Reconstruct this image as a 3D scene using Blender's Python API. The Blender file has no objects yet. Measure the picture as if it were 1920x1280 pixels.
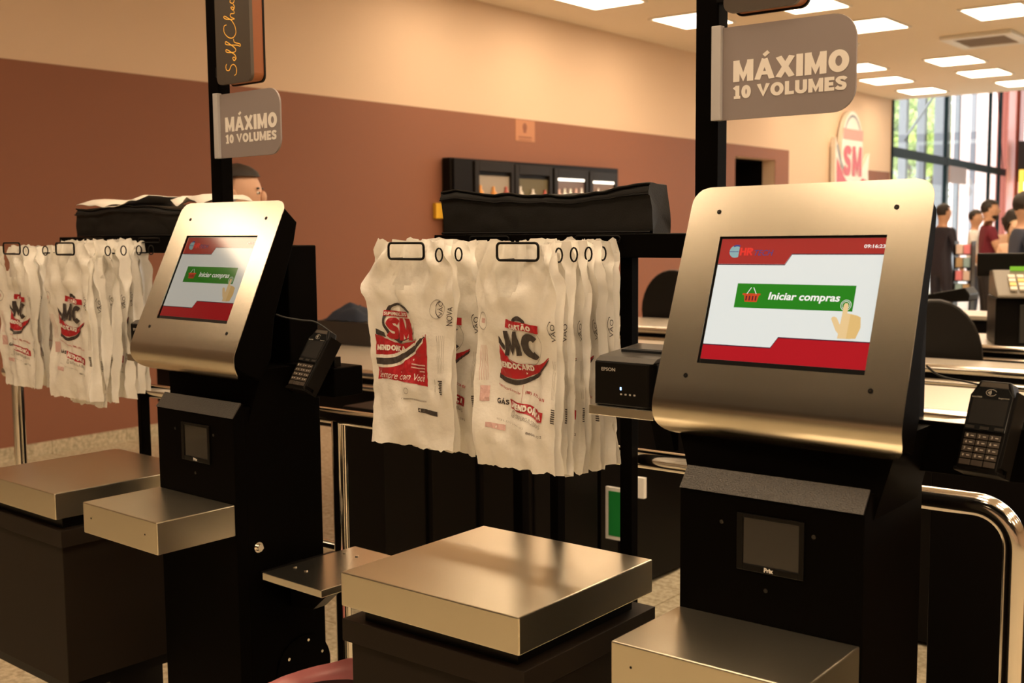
import bpy, bmesh, math, random
from mathutils import Vector, Matrix, noise
R = math.radians
random.seed(7)
SC = bpy.context.scene
COL = SC.collection

# ------------------------------------------------------------------ camera, world, exposure
cd = bpy.data.cameras.new('camera')
cam = bpy.data.objects.new('camera', cd); COL.objects.link(cam); SC.camera = cam
YAW, PITCH, ROLL, F = R(38.5589), R(5.574), R(-.5099), 2130.2
fw = Vector((-math.sin(YAW)*math.cos(PITCH), math.cos(YAW)*math.cos(PITCH), -math.sin(PITCH)))
rt = Vector((math.cos(YAW), math.sin(YAW), 0)); up = rt.cross(fw)
rt2 = rt*math.cos(ROLL)+up*math.sin(ROLL); up2 = -rt*math.sin(ROLL)+up*math.cos(ROLL)
cam.matrix_world = Matrix(((rt2.x, up2.x, -fw.x, 0), (rt2.y, up2.y, -fw.y, 0), (rt2.z, up2.z, -fw.z, 1.5549), (0, 0, 0, 1)))
cd.sensor_width = 36; cd.lens = F/1920*36; cd.clip_start = .05; cd.clip_end = 200
cd.dof.use_dof = True; cd.dof.focus_distance = 2.35; cd.dof.aperture_fstop = 6.0
wd = bpy.data.worlds.new('world'); SC.world = wd; wd.use_nodes = True
bg = wd.node_tree.nodes['Background']; bg.inputs[0].default_value = (1, .95, .93, 1); bg.inputs[1].default_value = 3.4
vs = SC.view_settings
vs.view_transform = 'Standard'; vs.look = 'None'; vs.gamma = 1; vs.use_curve_mapping = False
vs.exposure = 0.42
LAMP = 11.0
LAMPCOL = (1, .755, .50)

# ------------------------------------------------------------------ materials
MATS = {}
def mat(name, col, rough=.5, metal=0, emis=None, es=1, bump=0, bscale=40, stretch=None, var=0, spec=None, coat=0):
    if name in MATS: return MATS[name]
    m = bpy.data.materials.new(name); m.use_nodes = True; nt = m.node_tree; N = nt.nodes; L = nt.links
    b = N['Principled BSDF']
    c = (*col, 1)
    b.inputs['Base Color'].default_value = c
    b.inputs['Roughness'].default_value = rough; b.inputs['Metallic'].default_value = metal
    if spec is not None and spec < .3: b.inputs['IOR'].default_value = 1.0+spec*1.4
    elif spec is not None: b.inputs['Specular IOR Level'].default_value = spec
    if coat: b.inputs['Coat Weight'].default_value = coat; b.inputs['Coat Roughness'].default_value = .08
    if emis: b.inputs['Emission Color'].default_value = (*emis, 1); b.inputs['Emission Strength'].default_value = es
    if bump or var:
        tc = N.new('ShaderNodeTexCoord'); mp = N.new('ShaderNodeMapping'); nz = N.new('ShaderNodeTexNoise')
        L.new(tc.outputs['Object'], mp.inputs[0]); L.new(mp.outputs[0], nz.inputs[0])
        if stretch: mp.inputs['Scale'].default_value = stretch
        nz.inputs['Scale'].default_value = bscale; nz.inputs['Detail'].default_value = 3
        if bump:
            bp = N.new('ShaderNodeBump'); bp.inputs['Strength'].default_value = bump; bp.inputs['Distance'].default_value = .002
            L.new(nz.outputs[0], bp.inputs['Height']); L.new(bp.outputs[0], b.inputs['Normal'])
        if var:
            mx = N.new('ShaderNodeMix'); mx.data_type = 'RGBA'
            mx.inputs[6].default_value = tuple(x*(1-var) for x in col)+(1,); mx.inputs[7].default_value = tuple(min(1, x*(1+var)) for x in col)+(1,)
            L.new(nz.outputs[0], mx.inputs[0]); L.new(mx.outputs[2], b.inputs['Base Color'])
    MATS[name] = m
    return m
def steel_mat(name, col, rough, stretch):
    m = mat(name, col, rough, 1, bump=.02, bscale=260, stretch=stretch)
    nt = m.node_tree; N = nt.nodes; L = nt.links; b = N['Principled BSDF']
    tc = N.new('ShaderNodeTexCoord'); n2 = N.new('ShaderNodeTexNoise'); n2.inputs['Scale'].default_value = 6; n2.inputs['Detail'].default_value = 5
    L.new(tc.outputs['Object'], n2.inputs[0])
    mr = N.new('ShaderNodeMapRange'); mr.inputs[3].default_value = rough*.92; mr.inputs[4].default_value = rough*1.1
    L.new(n2.outputs[0], mr.inputs[0]); L.new(mr.outputs[0], b.inputs['Roughness'])
    return m
BLACK = mat('black_powder_coat', (.0022, .0016, .0012), .5, bump=.1, bscale=900, spec=.06)
BLACK2 = mat('black_satin', (.005, .0042, .0036), .35, spec=.18)
BLACKT = mat('black_textured_coat', (.035, .029, .023), .38, bump=1.0, bscale=380, spec=.6, var=.95)  # strong colour noise paints in the sparkle of the textured cap
PED = mat('dark_brown_black_panel', (.019, .0135, .0095), .5, spec=.15)
STEEL = steel_mat('brushed_steel', (.75, .69, .55), .29, (1, 30, 1))
STEELP = steel_mat('brushed_steel_panel', (.67, .61, .50), .22, (1, 1, 40))
STEELS = mat('smooth_steel', (.68, .64, .55), .22, 1)
CHROME = mat('chrome', (.86, .82, .76), .11, 1)
GLASSK = mat('dark_glass', (.02, .018, .016), .06, spec=.8)
RUBBER = mat('black_rubber', (.02, .02, .02), .7)
GREYS = mat('grey_sign_board', (.27, .225, .22), .45)
WHITEP = mat('white_plastic', (.8, .78, .74), .4)
CREAMT = mat('cream_lettering', (.84, .79, .74), .5)

def nmat(name, build):
    if name in MATS: return MATS[name]
    m = bpy.data.materials.new(name); m.use_nodes = True; nt = m.node_tree
    build(nt, nt.nodes, nt.links); MATS[name] = m
    return m
def _bag(nt, N, L):
    N.remove(N['Principled BSDF']); out = [n for n in N if n.type == 'OUTPUT_MATERIAL'][0]
    p = N.new('ShaderNodeBsdfPrincipled'); p.inputs['Base Color'].default_value = (.93, .90, .84, 1); p.inputs['Roughness'].default_value = .27
    t = N.new('ShaderNodeBsdfTranslucent'); t.inputs[0].default_value = (.86, .83, .76, 1)
    tr = N.new('ShaderNodeBsdfTransparent')
    tc = N.new('ShaderNodeTexCoord'); nz = N.new('ShaderNodeTexNoise'); nz.inputs['Scale'].default_value = 28; nz.inputs['Detail'].default_value = 5
    L.new(tc.outputs['Object'], nz.inputs[0])
    bp = N.new('ShaderNodeBump'); bp.inputs['Strength'].default_value = .7; bp.inputs['Distance'].default_value = .006
    L.new(nz.outputs[0], bp.inputs['Height']); L.new(bp.outputs[0], p.inputs['Normal'])
    m1 = N.new('ShaderNodeMixShader'); m1.inputs[0].default_value = .22
    m2 = N.new('ShaderNodeMixShader'); m2.inputs[0].default_value = .04
    L.new(p.outputs[0], m1.inputs[1]); L.new(t.outputs[0], m1.inputs[2]); L.new(m1.outputs[0], m2.inputs[1]); L.new(tr.outputs[0], m2.inputs[2])
    L.new(m2.outputs[0], out.inputs[0])
BAG = nmat('thin_white_plastic_film', _bag)
INKR = mat('red_ink', (.42, .012, .02), .42)
INKK = mat('charcoal_ink', (.045, .035, .032), .45)
INKW = mat('white_ink', (.8, .76, .7), .42)
INKG = mat('faded_grey_ink', (.42, .39, .35), .45)
INKP = mat('faded_pink_ink', (.62, .4, .37), .45)
def _terr(nt, N, L):
    b = N['Principled BSDF']; b.inputs['Roughness'].default_value = .25
    tc = N.new('ShaderNodeTexCoord'); n1 = N.new('ShaderNodeTexNoise'); n1.inputs['Scale'].default_value = 38; n1.inputs['Detail'].default_value = 10; n1.inputs['Roughness'].default_value = .7
    cr = N.new('ShaderNodeValToRGB'); e = cr.color_ramp.elements
    e[0].position = .36; e[0].color = (.36, .31, .21, 1); e[1].position = .60; e[1].color = (.66, .58, .43, 1)
    L.new(tc.outputs['Object'], n1.inputs[0]); L.new(n1.outputs[0], cr.inputs[0])
    bk = N.new('ShaderNodeTexBrick'); bk.inputs['Scale'].default_value = 1; bk.offset = 0
    bk.inputs['Brick Width'].default_value = .6; bk.inputs['Row Height'].default_value = .6; bk.inputs['Mortar Size'].default_value = .003
    bk.inputs['Color1'].default_value = (1, 1, 1, 1); bk.inputs['Color2'].default_value = (.94, .94, .94, 1); bk.inputs['Mortar'].default_value = (.5, .47, .4, 1)
    L.new(tc.outputs['Object'], bk.inputs[0])
    mx = N.new('ShaderNodeMix'); mx.data_type = 'RGBA'; mx.blend_type = 'MULTIPLY'; mx.inputs[0].default_value = 1
    L.new(cr.outputs[0], mx.inputs[6]); L.new(bk.outputs[0], mx.inputs[7]); L.new(mx.outputs[2], b.inputs['Base Color'])
GRAN = nmat('beige_granite', _terr)
def _glass(nt, N, L):
    N.remove(N['Principled BSDF']); out = [n for n in N if n.type == 'OUTPUT_MATERIAL'][0]
    tr = N.new('ShaderNodeBsdfTransparent'); tr.inputs[0].default_value = (.93, .96, .95, 1)
    g = N.new('ShaderNodeBsdfGlossy'); g.inputs['Roughness'].default_value = .02
    m = N.new('ShaderNodeMixShader'); m.inputs[0].default_value = .04; L.new(tr.outputs[0], m.inputs[1]); L.new(g.outputs[0], m.inputs[2]); L.new(m.outputs[0], out.inputs[0])
GLASS = nmat('window_glass', _glass)

# ------------------------------------------------------------------ mesh helpers
class MB:
    def __init__(s): s.v = []; s.f = []; s.m = []; s.sm = []
    def add(s, vs, fs, mi=0, smooth=False):
        o = len(s.v); s.v += [tuple(v) for v in vs]
        for f in fs: s.f.append(tuple(i+o for i in f)); s.m.append(mi); s.sm.append(smooth)
        return s
    def box(s, x0, x1, y0, y1, z0, z1, mi=0):
        return s.add([(x0, y0, z0), (x1, y0, z0), (x1, y1, z0), (x0, y1, z0), (x0, y0, z1), (x1, y0, z1), (x1, y1, z1), (x0, y1, z1)],
                     [(0, 3, 2, 1), (4, 5, 6, 7), (0, 1, 5, 4), (1, 2, 6, 5), (2, 3, 7, 6), (3, 0, 4, 7)], mi)
    def prism(s, pts, fn, d0, d1, mi=0):      # pts 2D outline, fn(a,b,d)->3D
        n = len(pts)
        vs = [fn(a, b, d0) for a, b in pts]+[fn(a, b, d1) for a, b in pts]
        fs = [tuple(range(n-1, -1, -1)), tuple(range(n, 2*n))]+[(i, (i+1) % n, n+(i+1) % n, n+i) for i in range(n)]
        return s.add(vs, fs, mi)
    def tube(s, path, r, seg=12, mi=0, cap=True, closed=False):
        P = [Vector(p) for p in path]; n = len(P); rr = r if hasattr(r, '__len__') else [r]*n
        vs = []; prev = None
        for i, p in enumerate(P):
            if closed: t = (P[(i+1) % n]-P[i-1])
            else: t = (P[min(i+1, n-1)]-P[max(i-1, 0)])
            t = t.normalized()
            if prev is None: a = t.orthogonal().normalized()
            else:
                a = (prev-t*prev.dot(t))
                a = a.normalized() if a.length > 1e-6 else t.orthogonal().normalized()
            prev = a; b = t.cross(a)
            for k in range(seg):
                an = 2*math.pi*k/seg; vs.append(p+(a*math.cos(an)+b*math.sin(an))*rr[i])
        fs = []
        for i in range(n if closed else n-1):
            j = (i+1) % n
            for k in range(seg): fs.append((i*seg+k, i*seg+(k+1) % seg, j*seg+(k+1) % seg, j*seg+k))
        s.add(vs, fs, mi, True)
        if cap and not closed:
            s.add(vs[:seg], [tuple(range(seg-1, -1, -1))], mi); s.add(vs[-seg:], [tuple(range(seg))], mi)
        return s
    def cyl(s, c, r, h, axis=(0, 0, 1), seg=20, mi=0, r2=None):
        c = Vector(c); a = Vector(axis).normalized()
        return s.tube([c, c+a*h], [r, r if r2 is None else r2], seg, mi)
    def build(s, name, mats, parent=None, bevel=0, seg=2):
        me = bpy.data.meshes.new(name); me.from_pydata(s.v, [], s.f)
        if not isinstance(mats, (list, tuple)): mats = [mats]
        for m in mats: me.materials.append(m)
        me.polygons.foreach_set('material_index', s.m); me.polygons.foreach_set('use_smooth', s.sm); me.update()
        o = bpy.data.objects.new(name, me); COL.objects.link(o)
        if parent: o.parent = parent
        if bevel:
            b = o.modifiers.new('bevel', 'BEVEL'); b.width = bevel; b.segments = seg; b.limit_method = 'ANGLE'; b.angle_limit = R(40)
            b.harden_normals = False
        return o
def tag(o, label=None, cat=None, group=None, kind=None):
    if label: o['label'] = label
    if cat: o['category'] = cat
    if group: o['group'] = group
    if kind: o['kind'] = kind
    return o
def empty(name, loc=(0, 0, 0), rz=0, parent=None):
    o = bpy.data.objects.new(name, None); COL.objects.link(o); o.location = loc; o.rotation_euler = (0, 0, rz); o.empty_display_size = .1
    if parent: o.parent = parent
    return o
def rrect(w, h, r, n=6, x0=0, y0=0, corners=(1, 1, 1, 1)):   # rounded rectangle, ccw from lower-left
    pts = []
    for (cx, cy, a0, on) in ((x0+r, y0+r, 180, corners[0]), (x0+w-r, y0+r, 270, corners[1]), (x0+w-r, y0+h-r, 0, corners[2]), (x0+r, y0+h-r, 90, corners[3])):
        if on:
            for i in range(n+1):
                a = R(a0+90*i/n); pts.append((cx+r*math.cos(a), cy+r*math.sin(a)))
        else:
            a = R(a0+45); pts.append((cx+r*math.copysign(1, math.cos(a)), cy+r*math.copysign(1, math.sin(a))))
    return pts
_tc = {}
def text_geo(s, bold=0., shear=0., space=1.):
    k = (s, bold, shear, space)
    if k in _tc: return _tc[k]
    c = bpy.data.curves.new('t', 'FONT'); c.body = s; c.offset = bold; c.shear = shear; c.space_character = space; c.resolution_u = 3
    o = bpy.data.objects.new('t', c); COL.objects.link(o); dg = bpy.context.evaluated_depsgraph_get(); dg.update()
    me = bpy.data.meshes.new_from_object(o.evaluated_get(dg))
    vs = [(v.co.x, v.co.y) for v in me.vertices]; fs = [tuple(p.vertices) for p in me.polygons]
    bpy.data.objects.remove(o); bpy.data.curves.remove(c); bpy.data.meshes.remove(me)
    xs = [v[0] for v in vs]; ys = [v[1] for v in vs]
    r = ([((x-min(xs))/(max(xs)-min(xs)), (y-min(ys))/(max(ys)-min(ys))) for x, y in vs], fs)
    _tc[k] = r
    return r
EPS = 1.5e-7
class Flat:      # collects 2D artwork, later mapped on a surface
    def __init__(s, layered=False): s.v = []; s.f = []; s.m = []; s.layered = layered
    def poly(s, pts, mi, z=0):
        o = len(s.v); z = z+len(s.f)*EPS*(1 if z < .5 and not s.layered else 20); s.v += [(x, y, z) for x, y in pts]; s.f.append(tuple(range(o, o+len(pts)))); s.m.append(mi); return s
    def text(s, t, x0, y0, x1, y1, mi, z=0, bold=0., shear=0., slope=0., rot=False):
        vs, fs = text_geo(t, bold, shear); o = len(s.v)
        if rot: s.v += [(x1-v*(x1-x0), y0+u*(y1-y0), z) for u, v in vs]
        else: s.v += [(x0+u*(x1-x0), y0+v*(y1-y0)+slope*u*(x1-x0), z) for u, v in vs]
        for f in fs: s.f.append(tuple(i+o for i in f)); s.m.append(mi)
        return s
    def stroke(s, pts, w, mi, z=0):
        n = len(pts); ww = w if hasattr(w, '__len__') else [w]*n
        L = []; Rr = []
        for i in range(n):
            a = pts[max(i-1, 0)]; b = pts[min(i+1, n-1)]; dx, dy = b[0]-a[0], b[1]-a[1]; d = math.hypot(dx, dy) or 1
            nx, ny = -dy/d*ww[i]/2, dx/d*ww[i]/2
            L.append((pts[i][0]+nx, pts[i][1]+ny)); Rr.append((pts[i][0]-nx, pts[i][1]-ny))
        for i in range(n-1): s.poly([Rr[i], Rr[i+1], L[i+1], L[i]], mi, z)
        return s
    def build(s, name, mats, fn, parent=None, maxlen=None):
        bm = bmesh.new()
        vs = [bm.verts.new(v) for v in s.v]
        for f, m in zip(s.f, s.m):
            try: fc = bm.faces.new([vs[i] for i in f]); fc.material_index = m
            except ValueError: pass
        if maxlen:
            bmesh.ops.triangulate(bm, faces=bm.faces)
            for _ in range(6):
                es = [e for e in bm.edges if e.calc_length() > maxlen]
                if not es: break
                bmesh.ops.subdivide_edges(bm, edges=es, cuts=1)
                bmesh.ops.triangulate(bm, faces=[f for f in bm.faces if len(f.verts) > 3])
        for v in bm.verts: v.co = fn(v.co.x, v.co.y, v.co.z)
        me = bpy.data.meshes.new(name); bm.to_mesh(me); bm.free()
        for m in mats: me.materials.append(m)
        o = bpy.data.objects.new(name, me); COL.objects.link(o)
        if parent: o.parent = parent
        return o
def cat(pts, n=8, closed=False):   # catmull-rom
    out = []; N = len(pts)
    for i in range(N if closed else N-1):
        g = (lambda k: pts[k % N]) if closed else (lambda k: pts[min(max(k, 0), N-1)])
        p0, p1, p2, p3 = g(i-1), g(i), g(i+1), g(i+2)
        for j in range(n):
            t = j/n
            out.append(tuple(.5*((2*b)+(-a+c)*t+(2*a-5*b+4*c-d)*t*t+(-a+3*b-3*c+d)*t**3) for a, b, c, d in zip(p0, p1, p2, p3)))
    if not closed: out.append(tuple(pts[-1]))
    return out
def arc(cx, cy, rx, ry, a0, a1, n=24): return [(cx+rx*math.cos(R(a0+(a1-a0)*i/n)), cy+ry*math.sin(R(a0+(a1-a0)*i/n))) for i in range(n+1)]

# heavy grotesque capitals built from strokes (unit height 1, stroke t)
def _glyphs(t):
    h = t/2; A_ = lambda cx, cy, rx, ry, a0, a1, n=14: arc(cx, cy, rx, ry, a0, a1, n)
    g = {}
    g['M'] = (.86, [[(h, 0), (h, 1)], [(.86-h, 0), (.86-h, 1)], [(h*1.0, 1-h*.2), (.43, h*.9), (.86-h, 1-h*.2)]])
    g['A'] = (.80, [[(h*.7, 0), (.40, 1-h*.4)], [(.80-h*.7, 0), (.40, 1-h*.4)], [(.2, .30), (.6, .30)]])
    g['X'] = (.76, [[(h*.8, 0), (.76-h*.8, 1)], [(h*.8, 1), (.76-h*.8, 0)]])
    g['I'] = (t, [[(h, 0), (h, 1)]])
    g['O'] = (.80, [A_(.40, .5, .40-h, .5-h, 0, 372, 30)])
    g['C'] = (.76, [A_(.40, .5, .40-h, .5-h, 45, 315, 24)])
    g['0'] = (.58, [A_(.29, .5, .29-h*.95, .5-h, 0, 372, 26)])
    g['1'] = (.46, [[(.27, 0), (.27, 1)], [(.27, .90), (.06, .74)], [(.05, h*.7), (.46, h*.7)]])
    g['V'] = (.74, [[(h*.7, 1), (.37, h*.5), (.74-h*.7, 1)]])
    g['L'] = (.54, [[(h, 1), (h, 0)], [(h, h), (.54, h)]])
    g['U'] = (.70, [[(h, 1), (h, .36)]+A_(.35, .36, .35-h, .36-h, 180, 360, 14)+[(.70-h, 1)]])
    g['E'] = (.56, [[(h, 0), (h, 1)], [(h, h), (.56, h)], [(h, 1-h), (.56, 1-h)], [(h, .5), (.5, .5)]])
    g['S'] = (.62, [cat([(.58, .76), (.44, 1-h), (.24, 1-h*1.05), (h, .73), (.26, .54), (.46, .44), (.62-h, .26), (.40, h), (.20, h), (.04, .26)], 4)])
    g['T'] = (.62, [[(0, 1-h), (.62, 1-h)], [(.31, 0), (.31, 1)]])
    g['R'] = (.68, [[(h, 0), (h, 1)], [(h, 1-h), (.36, 1-h)]+A_(.36, .73, .24, .27-h, 90, -90, 10)+[(h, .46)], [(.34, .46), (.62, 0)]])
    g['P'] = (.64, [[(h, 0), (h, 1)], [(h, 1-h), (.34, 1-h)]+A_(.34, .70, .22, .30-h, 90, -90, 10)+[(h, .40)]])
    g['B'] = (.66, [[(h, 0), (h, 1)], [(h, 1-h), (.34, 1-h)]+A_(.34, .75, .18, .25-h, 90, -90, 10)+[(h, .5)], [(h, .5), (.36, .5)]+A_(.36, .27, .22, .23, 90, -90, 10)+[(h, h)]])
    g['D'] = (.72, [[(h, 0), (h, 1)], [(h, 1-h), (.30, 1-h)]+A_(.30, .5, .42-h, .5-h, 90, -90, 14)+[(h, h)]])
    g['N'] = (.74, [[(h, 0), (h, 1)], [(.74-h, 0), (.74-h, 1)], [(h, 1-h*.3), (.74-h, h*.3)]])
    g['G'] = (.78, [A_(.40, .5, .40-h, .5-h, 45, 340, 24), [(.78-h, .45), (.78-h, .05)], [(.45, .45), (.78, .45)]])
    g['H'] = (.72, [[(h, 0), (h, 1)], [(.72-h, 0), (.72-h, 1)], [(h, .5), (.72-h, .5)]])
    g[' '] = (.26, [])
    g['\u00c1'] = (.80, g['A'][1]+[[(.36, 1.10), (.56, 1.26)]])
    g['\u00c3'] = (.80, g['A'][1]+[[(.20, 1.13), (.34, 1.19), (.46, 1.13), (.60, 1.19)]])
    g['\u00c2'] = (.80, g['A'][1]+[[(.22, 1.08), (.40, 1.22), (.58, 1.08)]])
    g['\u00c7'] = (.76, g['C'][1]+[[(.42, .02), (.46, -.12), (.32, -.2)]])
    return g
def heavy(f, txt, x0, y0, x1, y1, mi, z=0, t=.27, slope=0., gap=.07, rot=False):
    G = _glyphs(t); tot = sum(G[c][0] for c in txt)+gap*(len(txt)-1); cx = 0
    for c in txt:
        w, sts = G[c]
        for st in sts:
            acc = min(p[1] for p in st) > 1.0 or max(p[1] for p in st) < .05
            tt = t*(.62 if acc else 1)
            if c == 'M' and len(st) == 3: tt = t*.85
            if c in 'A\u00c1\u00c3\u00c2' and not acc: tt = t*(.62 if st[0][1] == st[1][1] else .9)
            a = st[0]; n = len(st); Lp = []; Rp = []
            for i in range(n):
                q0 = st[max(i-1, 0)]; q1 = st[min(i+1, n-1)]; dx, dy = q1[0]-q0[0], q1[1]-q0[1]; d = math.hypot(dx, dy) or 1
                k = 1.
                if 0 < i < n-1:
                    ax, ay = st[i][0]-st[i-1][0], st[i][1]-st[i-1][1]; al = math.hypot(ax, ay) or 1
                    k = min(2.6, 1/max(.3, abs(ax/al*dx/d+ay/al*dy/d)))
                nx, ny = -dy/d*tt/2*k, dx/d*tt/2*k
                Lp.append((st[i][0]+nx, st[i][1]+ny)); Rp.append((st[i][0]-nx, st[i][1]-ny))
            def mp(p):
                yy = p[1] if (acc or rot) else min(1., max(0., p[1]))
                u = (cx+p[0])/tot
                if rot: return (x1-yy*(x1-x0), y0+u*(y1-y0))
                return (x0+u*(x1-x0), y0+yy*(y1-y0)+slope*u*(x1-x0))
            for i in range(n-1): f.poly([mp(Rp[i]), mp(Rp[i+1]), mp(Lp[i+1]), mp(Lp[i])], mi, z)
        cx += w+gap
    return f
def bezel_curve(parent_list): pass

# ------------------------------------------------------------------ the room
WX, WYAW, HC = -7.5323, R(.467), 3.8757
def Wp(x, y, z):   # wall frame to world: x = distance out of the wall
    return (WX+x*math.cos(WYAW)-y*math.sin(WYAW), x*math.sin(WYAW)+y*math.cos(WYAW), z)
CREAM = mat('cream_wall_paint', (.76, .575, .42), .75, bump=.1, bscale=300)
TERRA = mat('terracotta_wall_paint', (.275, .105, .057), .7, bump=.1, bscale=300)
def wallbox(mb, x0, x1, y0, y1, z0, z1, mi=0):
    c = [Wp(x, y, z) for z in (z0, z1) for (x, y) in ((x0, y0), (x1, y0), (x1, y1), (x0, y1))]
    return mb.add(c, [(0, 3, 2, 1), (4, 5, 6, 7), (0, 1, 5, 4), (1, 2, 6, 5), (2, 3, 7, 6), (3, 0, 4, 7)], mi)
mb = MB()
ops = [(14.70, 16.0, 1.2, 2.575)]
# wall with a dark serving opening
wallbox(mb, -.2, 0, -8, 14.7, 0, HC+2.6, 0); wallbox(mb, -.2, 0, 16.0, 20.9, 0, HC+2.6, 0)
wallbox(mb, -.2, 0, 14.7, 16.0, 2.575, HC+2.6, 0); wallbox(mb, -.2, 0, 14.7, 16.0, 0, 1.2, 0)
wallbox(mb, -1.0, -.95, 14.2, 16.5, 1.1, 2.7, 1); wallbox(mb, -1, -.2, 14.65, 14.7, 1.15, 2.6, 1); wallbox(mb, -1, -.2, 16.0, 16.05, 1.15, 2.6, 1); wallbox(mb, -1, -.2, 14.7, 16, 2.575, 2.62, 1); wallbox(mb, -1, -.2, 14.7, 16, 1.15, 1.2, 1)
wl = tag(mb.build('wall_left', [CREAM, mat('recess_black', (.004, .003, .003), .6, spec=.1)]), 'cream upper wall running the length of the shop', kind='structure')
mb = MB(); wallbox(mb, 0, .004, -8, 1.2, 0, HC+2.4)  # unseen dark sheet added so the left bezel reflects something darker
tag(mb.build('dark_reflection_panel', mat('taupe_panel', (.17, .125, .095), .6), wl), 'added dark taupe panel outside the picture, for the left kiosk to reflect')
mb = MB()
wallbox(mb, 0, .006, 1.2, 14.70, 0, 2.7436); wallbox(mb, 0, .006, 16.0, 16.49, 0, 2.7436); wallbox(mb, 0, .006, 14.7, 16.0, 2.575, 2.7436); wallbox(mb, 0, .006, 14.7, 16.0, 0, 1.2)
wallbox(mb, 0, .006, 19.45, 20.85, 0, 2.56)
tag(mb.build('dado_panel', TERRA, wl), 'terracotta painted lower part of the wall')
mb = MB(); wallbox(mb, .006, .022, -8, 20.9, 0, .0946)
tag(mb.build('baseboard_left', GRAN), 'beige granite skirting along the terracotta wall', kind='structure')
mb = MB().box(-9.2, 10, -8, 36, -.1, 0); tag(mb.build('floor', GRAN), 'beige granite tiled floor', kind='structure')
CEIL = mat('ceiling_paint', (.86, .76, .64), .8)
DARKC = mat('dark_ceiling', (.05, .035, .028), .9)
mb = MB().box(-9, 10, -1.5, 21.0, HC, HC+.25); ceil = tag(mb.build('ceiling', CEIL), 'flat cream plasterboard ceiling with recessed square lights', kind='structure')
mb = MB().box(-9, 10, -8, -1.5, 5.4, 5.5).box(-9, 10, -1.52, -1.48, HC, 5.5).box(-9, 10, -8.1, -8, 2.4, 5.5); tag(mb.build('ceiling', DARKC), 'dark high ceiling over the shop floor behind', kind='structure')
mb = MB().box(-11, 10, -8.2, -8.0, 0, 2.4); tag(mb.build('wall_back', CREAM), 'cream wall at the back of the shop', kind='structure')
mb = MB().box(9.8, 10, -8, 36, 0, 6.4); tag(mb.build('wall_right', CREAM), 'cream wall on the far right', kind='structure')
mb = MB().box(-8.95, 10, 21.0, 36, 6.2, 6.4).box(-9, 10, 20.98, 21.02, HC, 6.4); tag(mb.build('ceiling', CEIL), 'high ceiling of the glazed entrance hall', kind='structure')

# ------------------------------------------------------------------ ceiling lights on a grid
EMIT = mat('lit_diffuser', (.9, .9, .9), .5, emis=LAMPCOL, es=LAMP)
lm = MB().box(-.30, .30, -.38, .38, -.012, -.004).build('diffuser', EMIT).data
fmb = MB()
for a in ((-.33, .33, -.41, -.38), (-.33, .33, .38, .41), (-.33, -.30, -.38, .38), (.30, .33, -.38, .38)): fmb.box(a[0], a[1], a[2], a[3], -.016, 0)
fm = fmb.build('lamp_frame', WHITEP).data
for o in [o for o in COL.objects if o.name in ('diffuser', 'lamp_frame')]: bpy.data.objects.remove(o)
seen = {(-6.48, 11.42): 'square ceiling light left of the right-hand post', (-6.62, 9.76): 'ceiling light at the top edge of the picture, left of the right-hand post',
 (-5.12, 11.40): 'ceiling light cut by the top edge, just right of the right-hand post', (-5.08, 13.05): 'ceiling light peeping out at the upper right corner of the large ten volumes sign',
 (-3.69, 13.17): 'nearest and largest ceiling light at the top right', (-5.23, 16.58): 'upper of the two staggered ceiling lights below the air vent',
 (-5.30, 18.2): 'lower of the two staggered ceiling lights below the air vent', (-6.75, 18.05): 'ceiling light near the wall, second nearest the windows',
 (-6.80, 19.85): 'ceiling light closest to the windows', (-6.55, 16.35): 'ceiling light half hidden behind the right edge of the large ten volumes sign'}
hidden = [(-5.1, 9.75), (-3.65, 9.75), (-3.65, 11.4), (-6.6, 8.1), (-3.65, 8.1), (-2.2, 8.1), (-2.2, 9.75), (-2.2, 11.4), (-2.2, 13.1), (-3.7, 16.5), (-3.7, 18.1), (-5.2, 19.85),
  (-2.2, 6.4), (-.7, 6.4), (.8, 6.4), (-2.2, 4.8), (-.7, 4.8), (.8, 4.8), (2.3, 4.8), (-5.1, -.15), (-6.62, -.1), (-3.65, -.15), (-2.2, -.15), (-.7, -.15), (.8, -.15),
  (-.7, 1.5), (.8, 1.5), (2.3, 1.5), (-.7, 3.1), (.8, 3.1), (2.3, 3.1), (2.3, -.15), (-2.2, 3.1), (-2.2, 1.5), (3.8, 3.1), (3.8, 6.4), (3.8, 0), (2.3, 8.1), (2.3, 11.4), (0, 13), (0, 16.5), (0, 9.75), (0, 19)]
def lamp(x, y, label, group=None, z=HC):
    e = tag(empty('ceiling_light', (x, y, z)), label, 'light', group)
    d = bpy.data.objects.new('diffuser', lm); COL.objects.link(d); d.parent = e
    f = bpy.data.objects.new('lamp_frame', fm); COL.objects.link(f); f.parent = e
for (x, y), lb in seen.items(): lamp(x, y, lb)
for x, y in ((1.5, -2.6), (3.2, -2.6), (5, -2.6), (1.5, -4.4), (3.2, -4.4), (5, -4.4), (0, -5.5), (6.5, -2.6), (-1, -6.5)): lamp(x, y, 'added fill light outside the picture, brightening the bags', 'ceiling lights outside the picture', 5.4)  # unseen lamps added behind the camera to brighten the bag fronts
for x, y in hidden: lamp(x, y, 'square recessed ceiling light outside the picture', 'ceiling lights outside the picture')
e = tag(empty('air_vent', (-4.33, 14.9, HC)), 'white square air conditioning cassette in the ceiling', 'air vent')
mb = MB()
for a in ((-.42, .42, -.48, -.36), (-.42, .42, .36, .48), (-.42, -.30, -.36, .36), (.30, .42, -.36, .36)): mb.box(a[0], a[1], a[2], a[3], -.05, 0)
mb.build('vent_frame', WHITEP, e, bevel=.01)
MB().box(-.30, .30, -.36, .36, -.02, -.01).build('grille', mat('vent_grey', (.16, .12, .1), .6), e)
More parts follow.
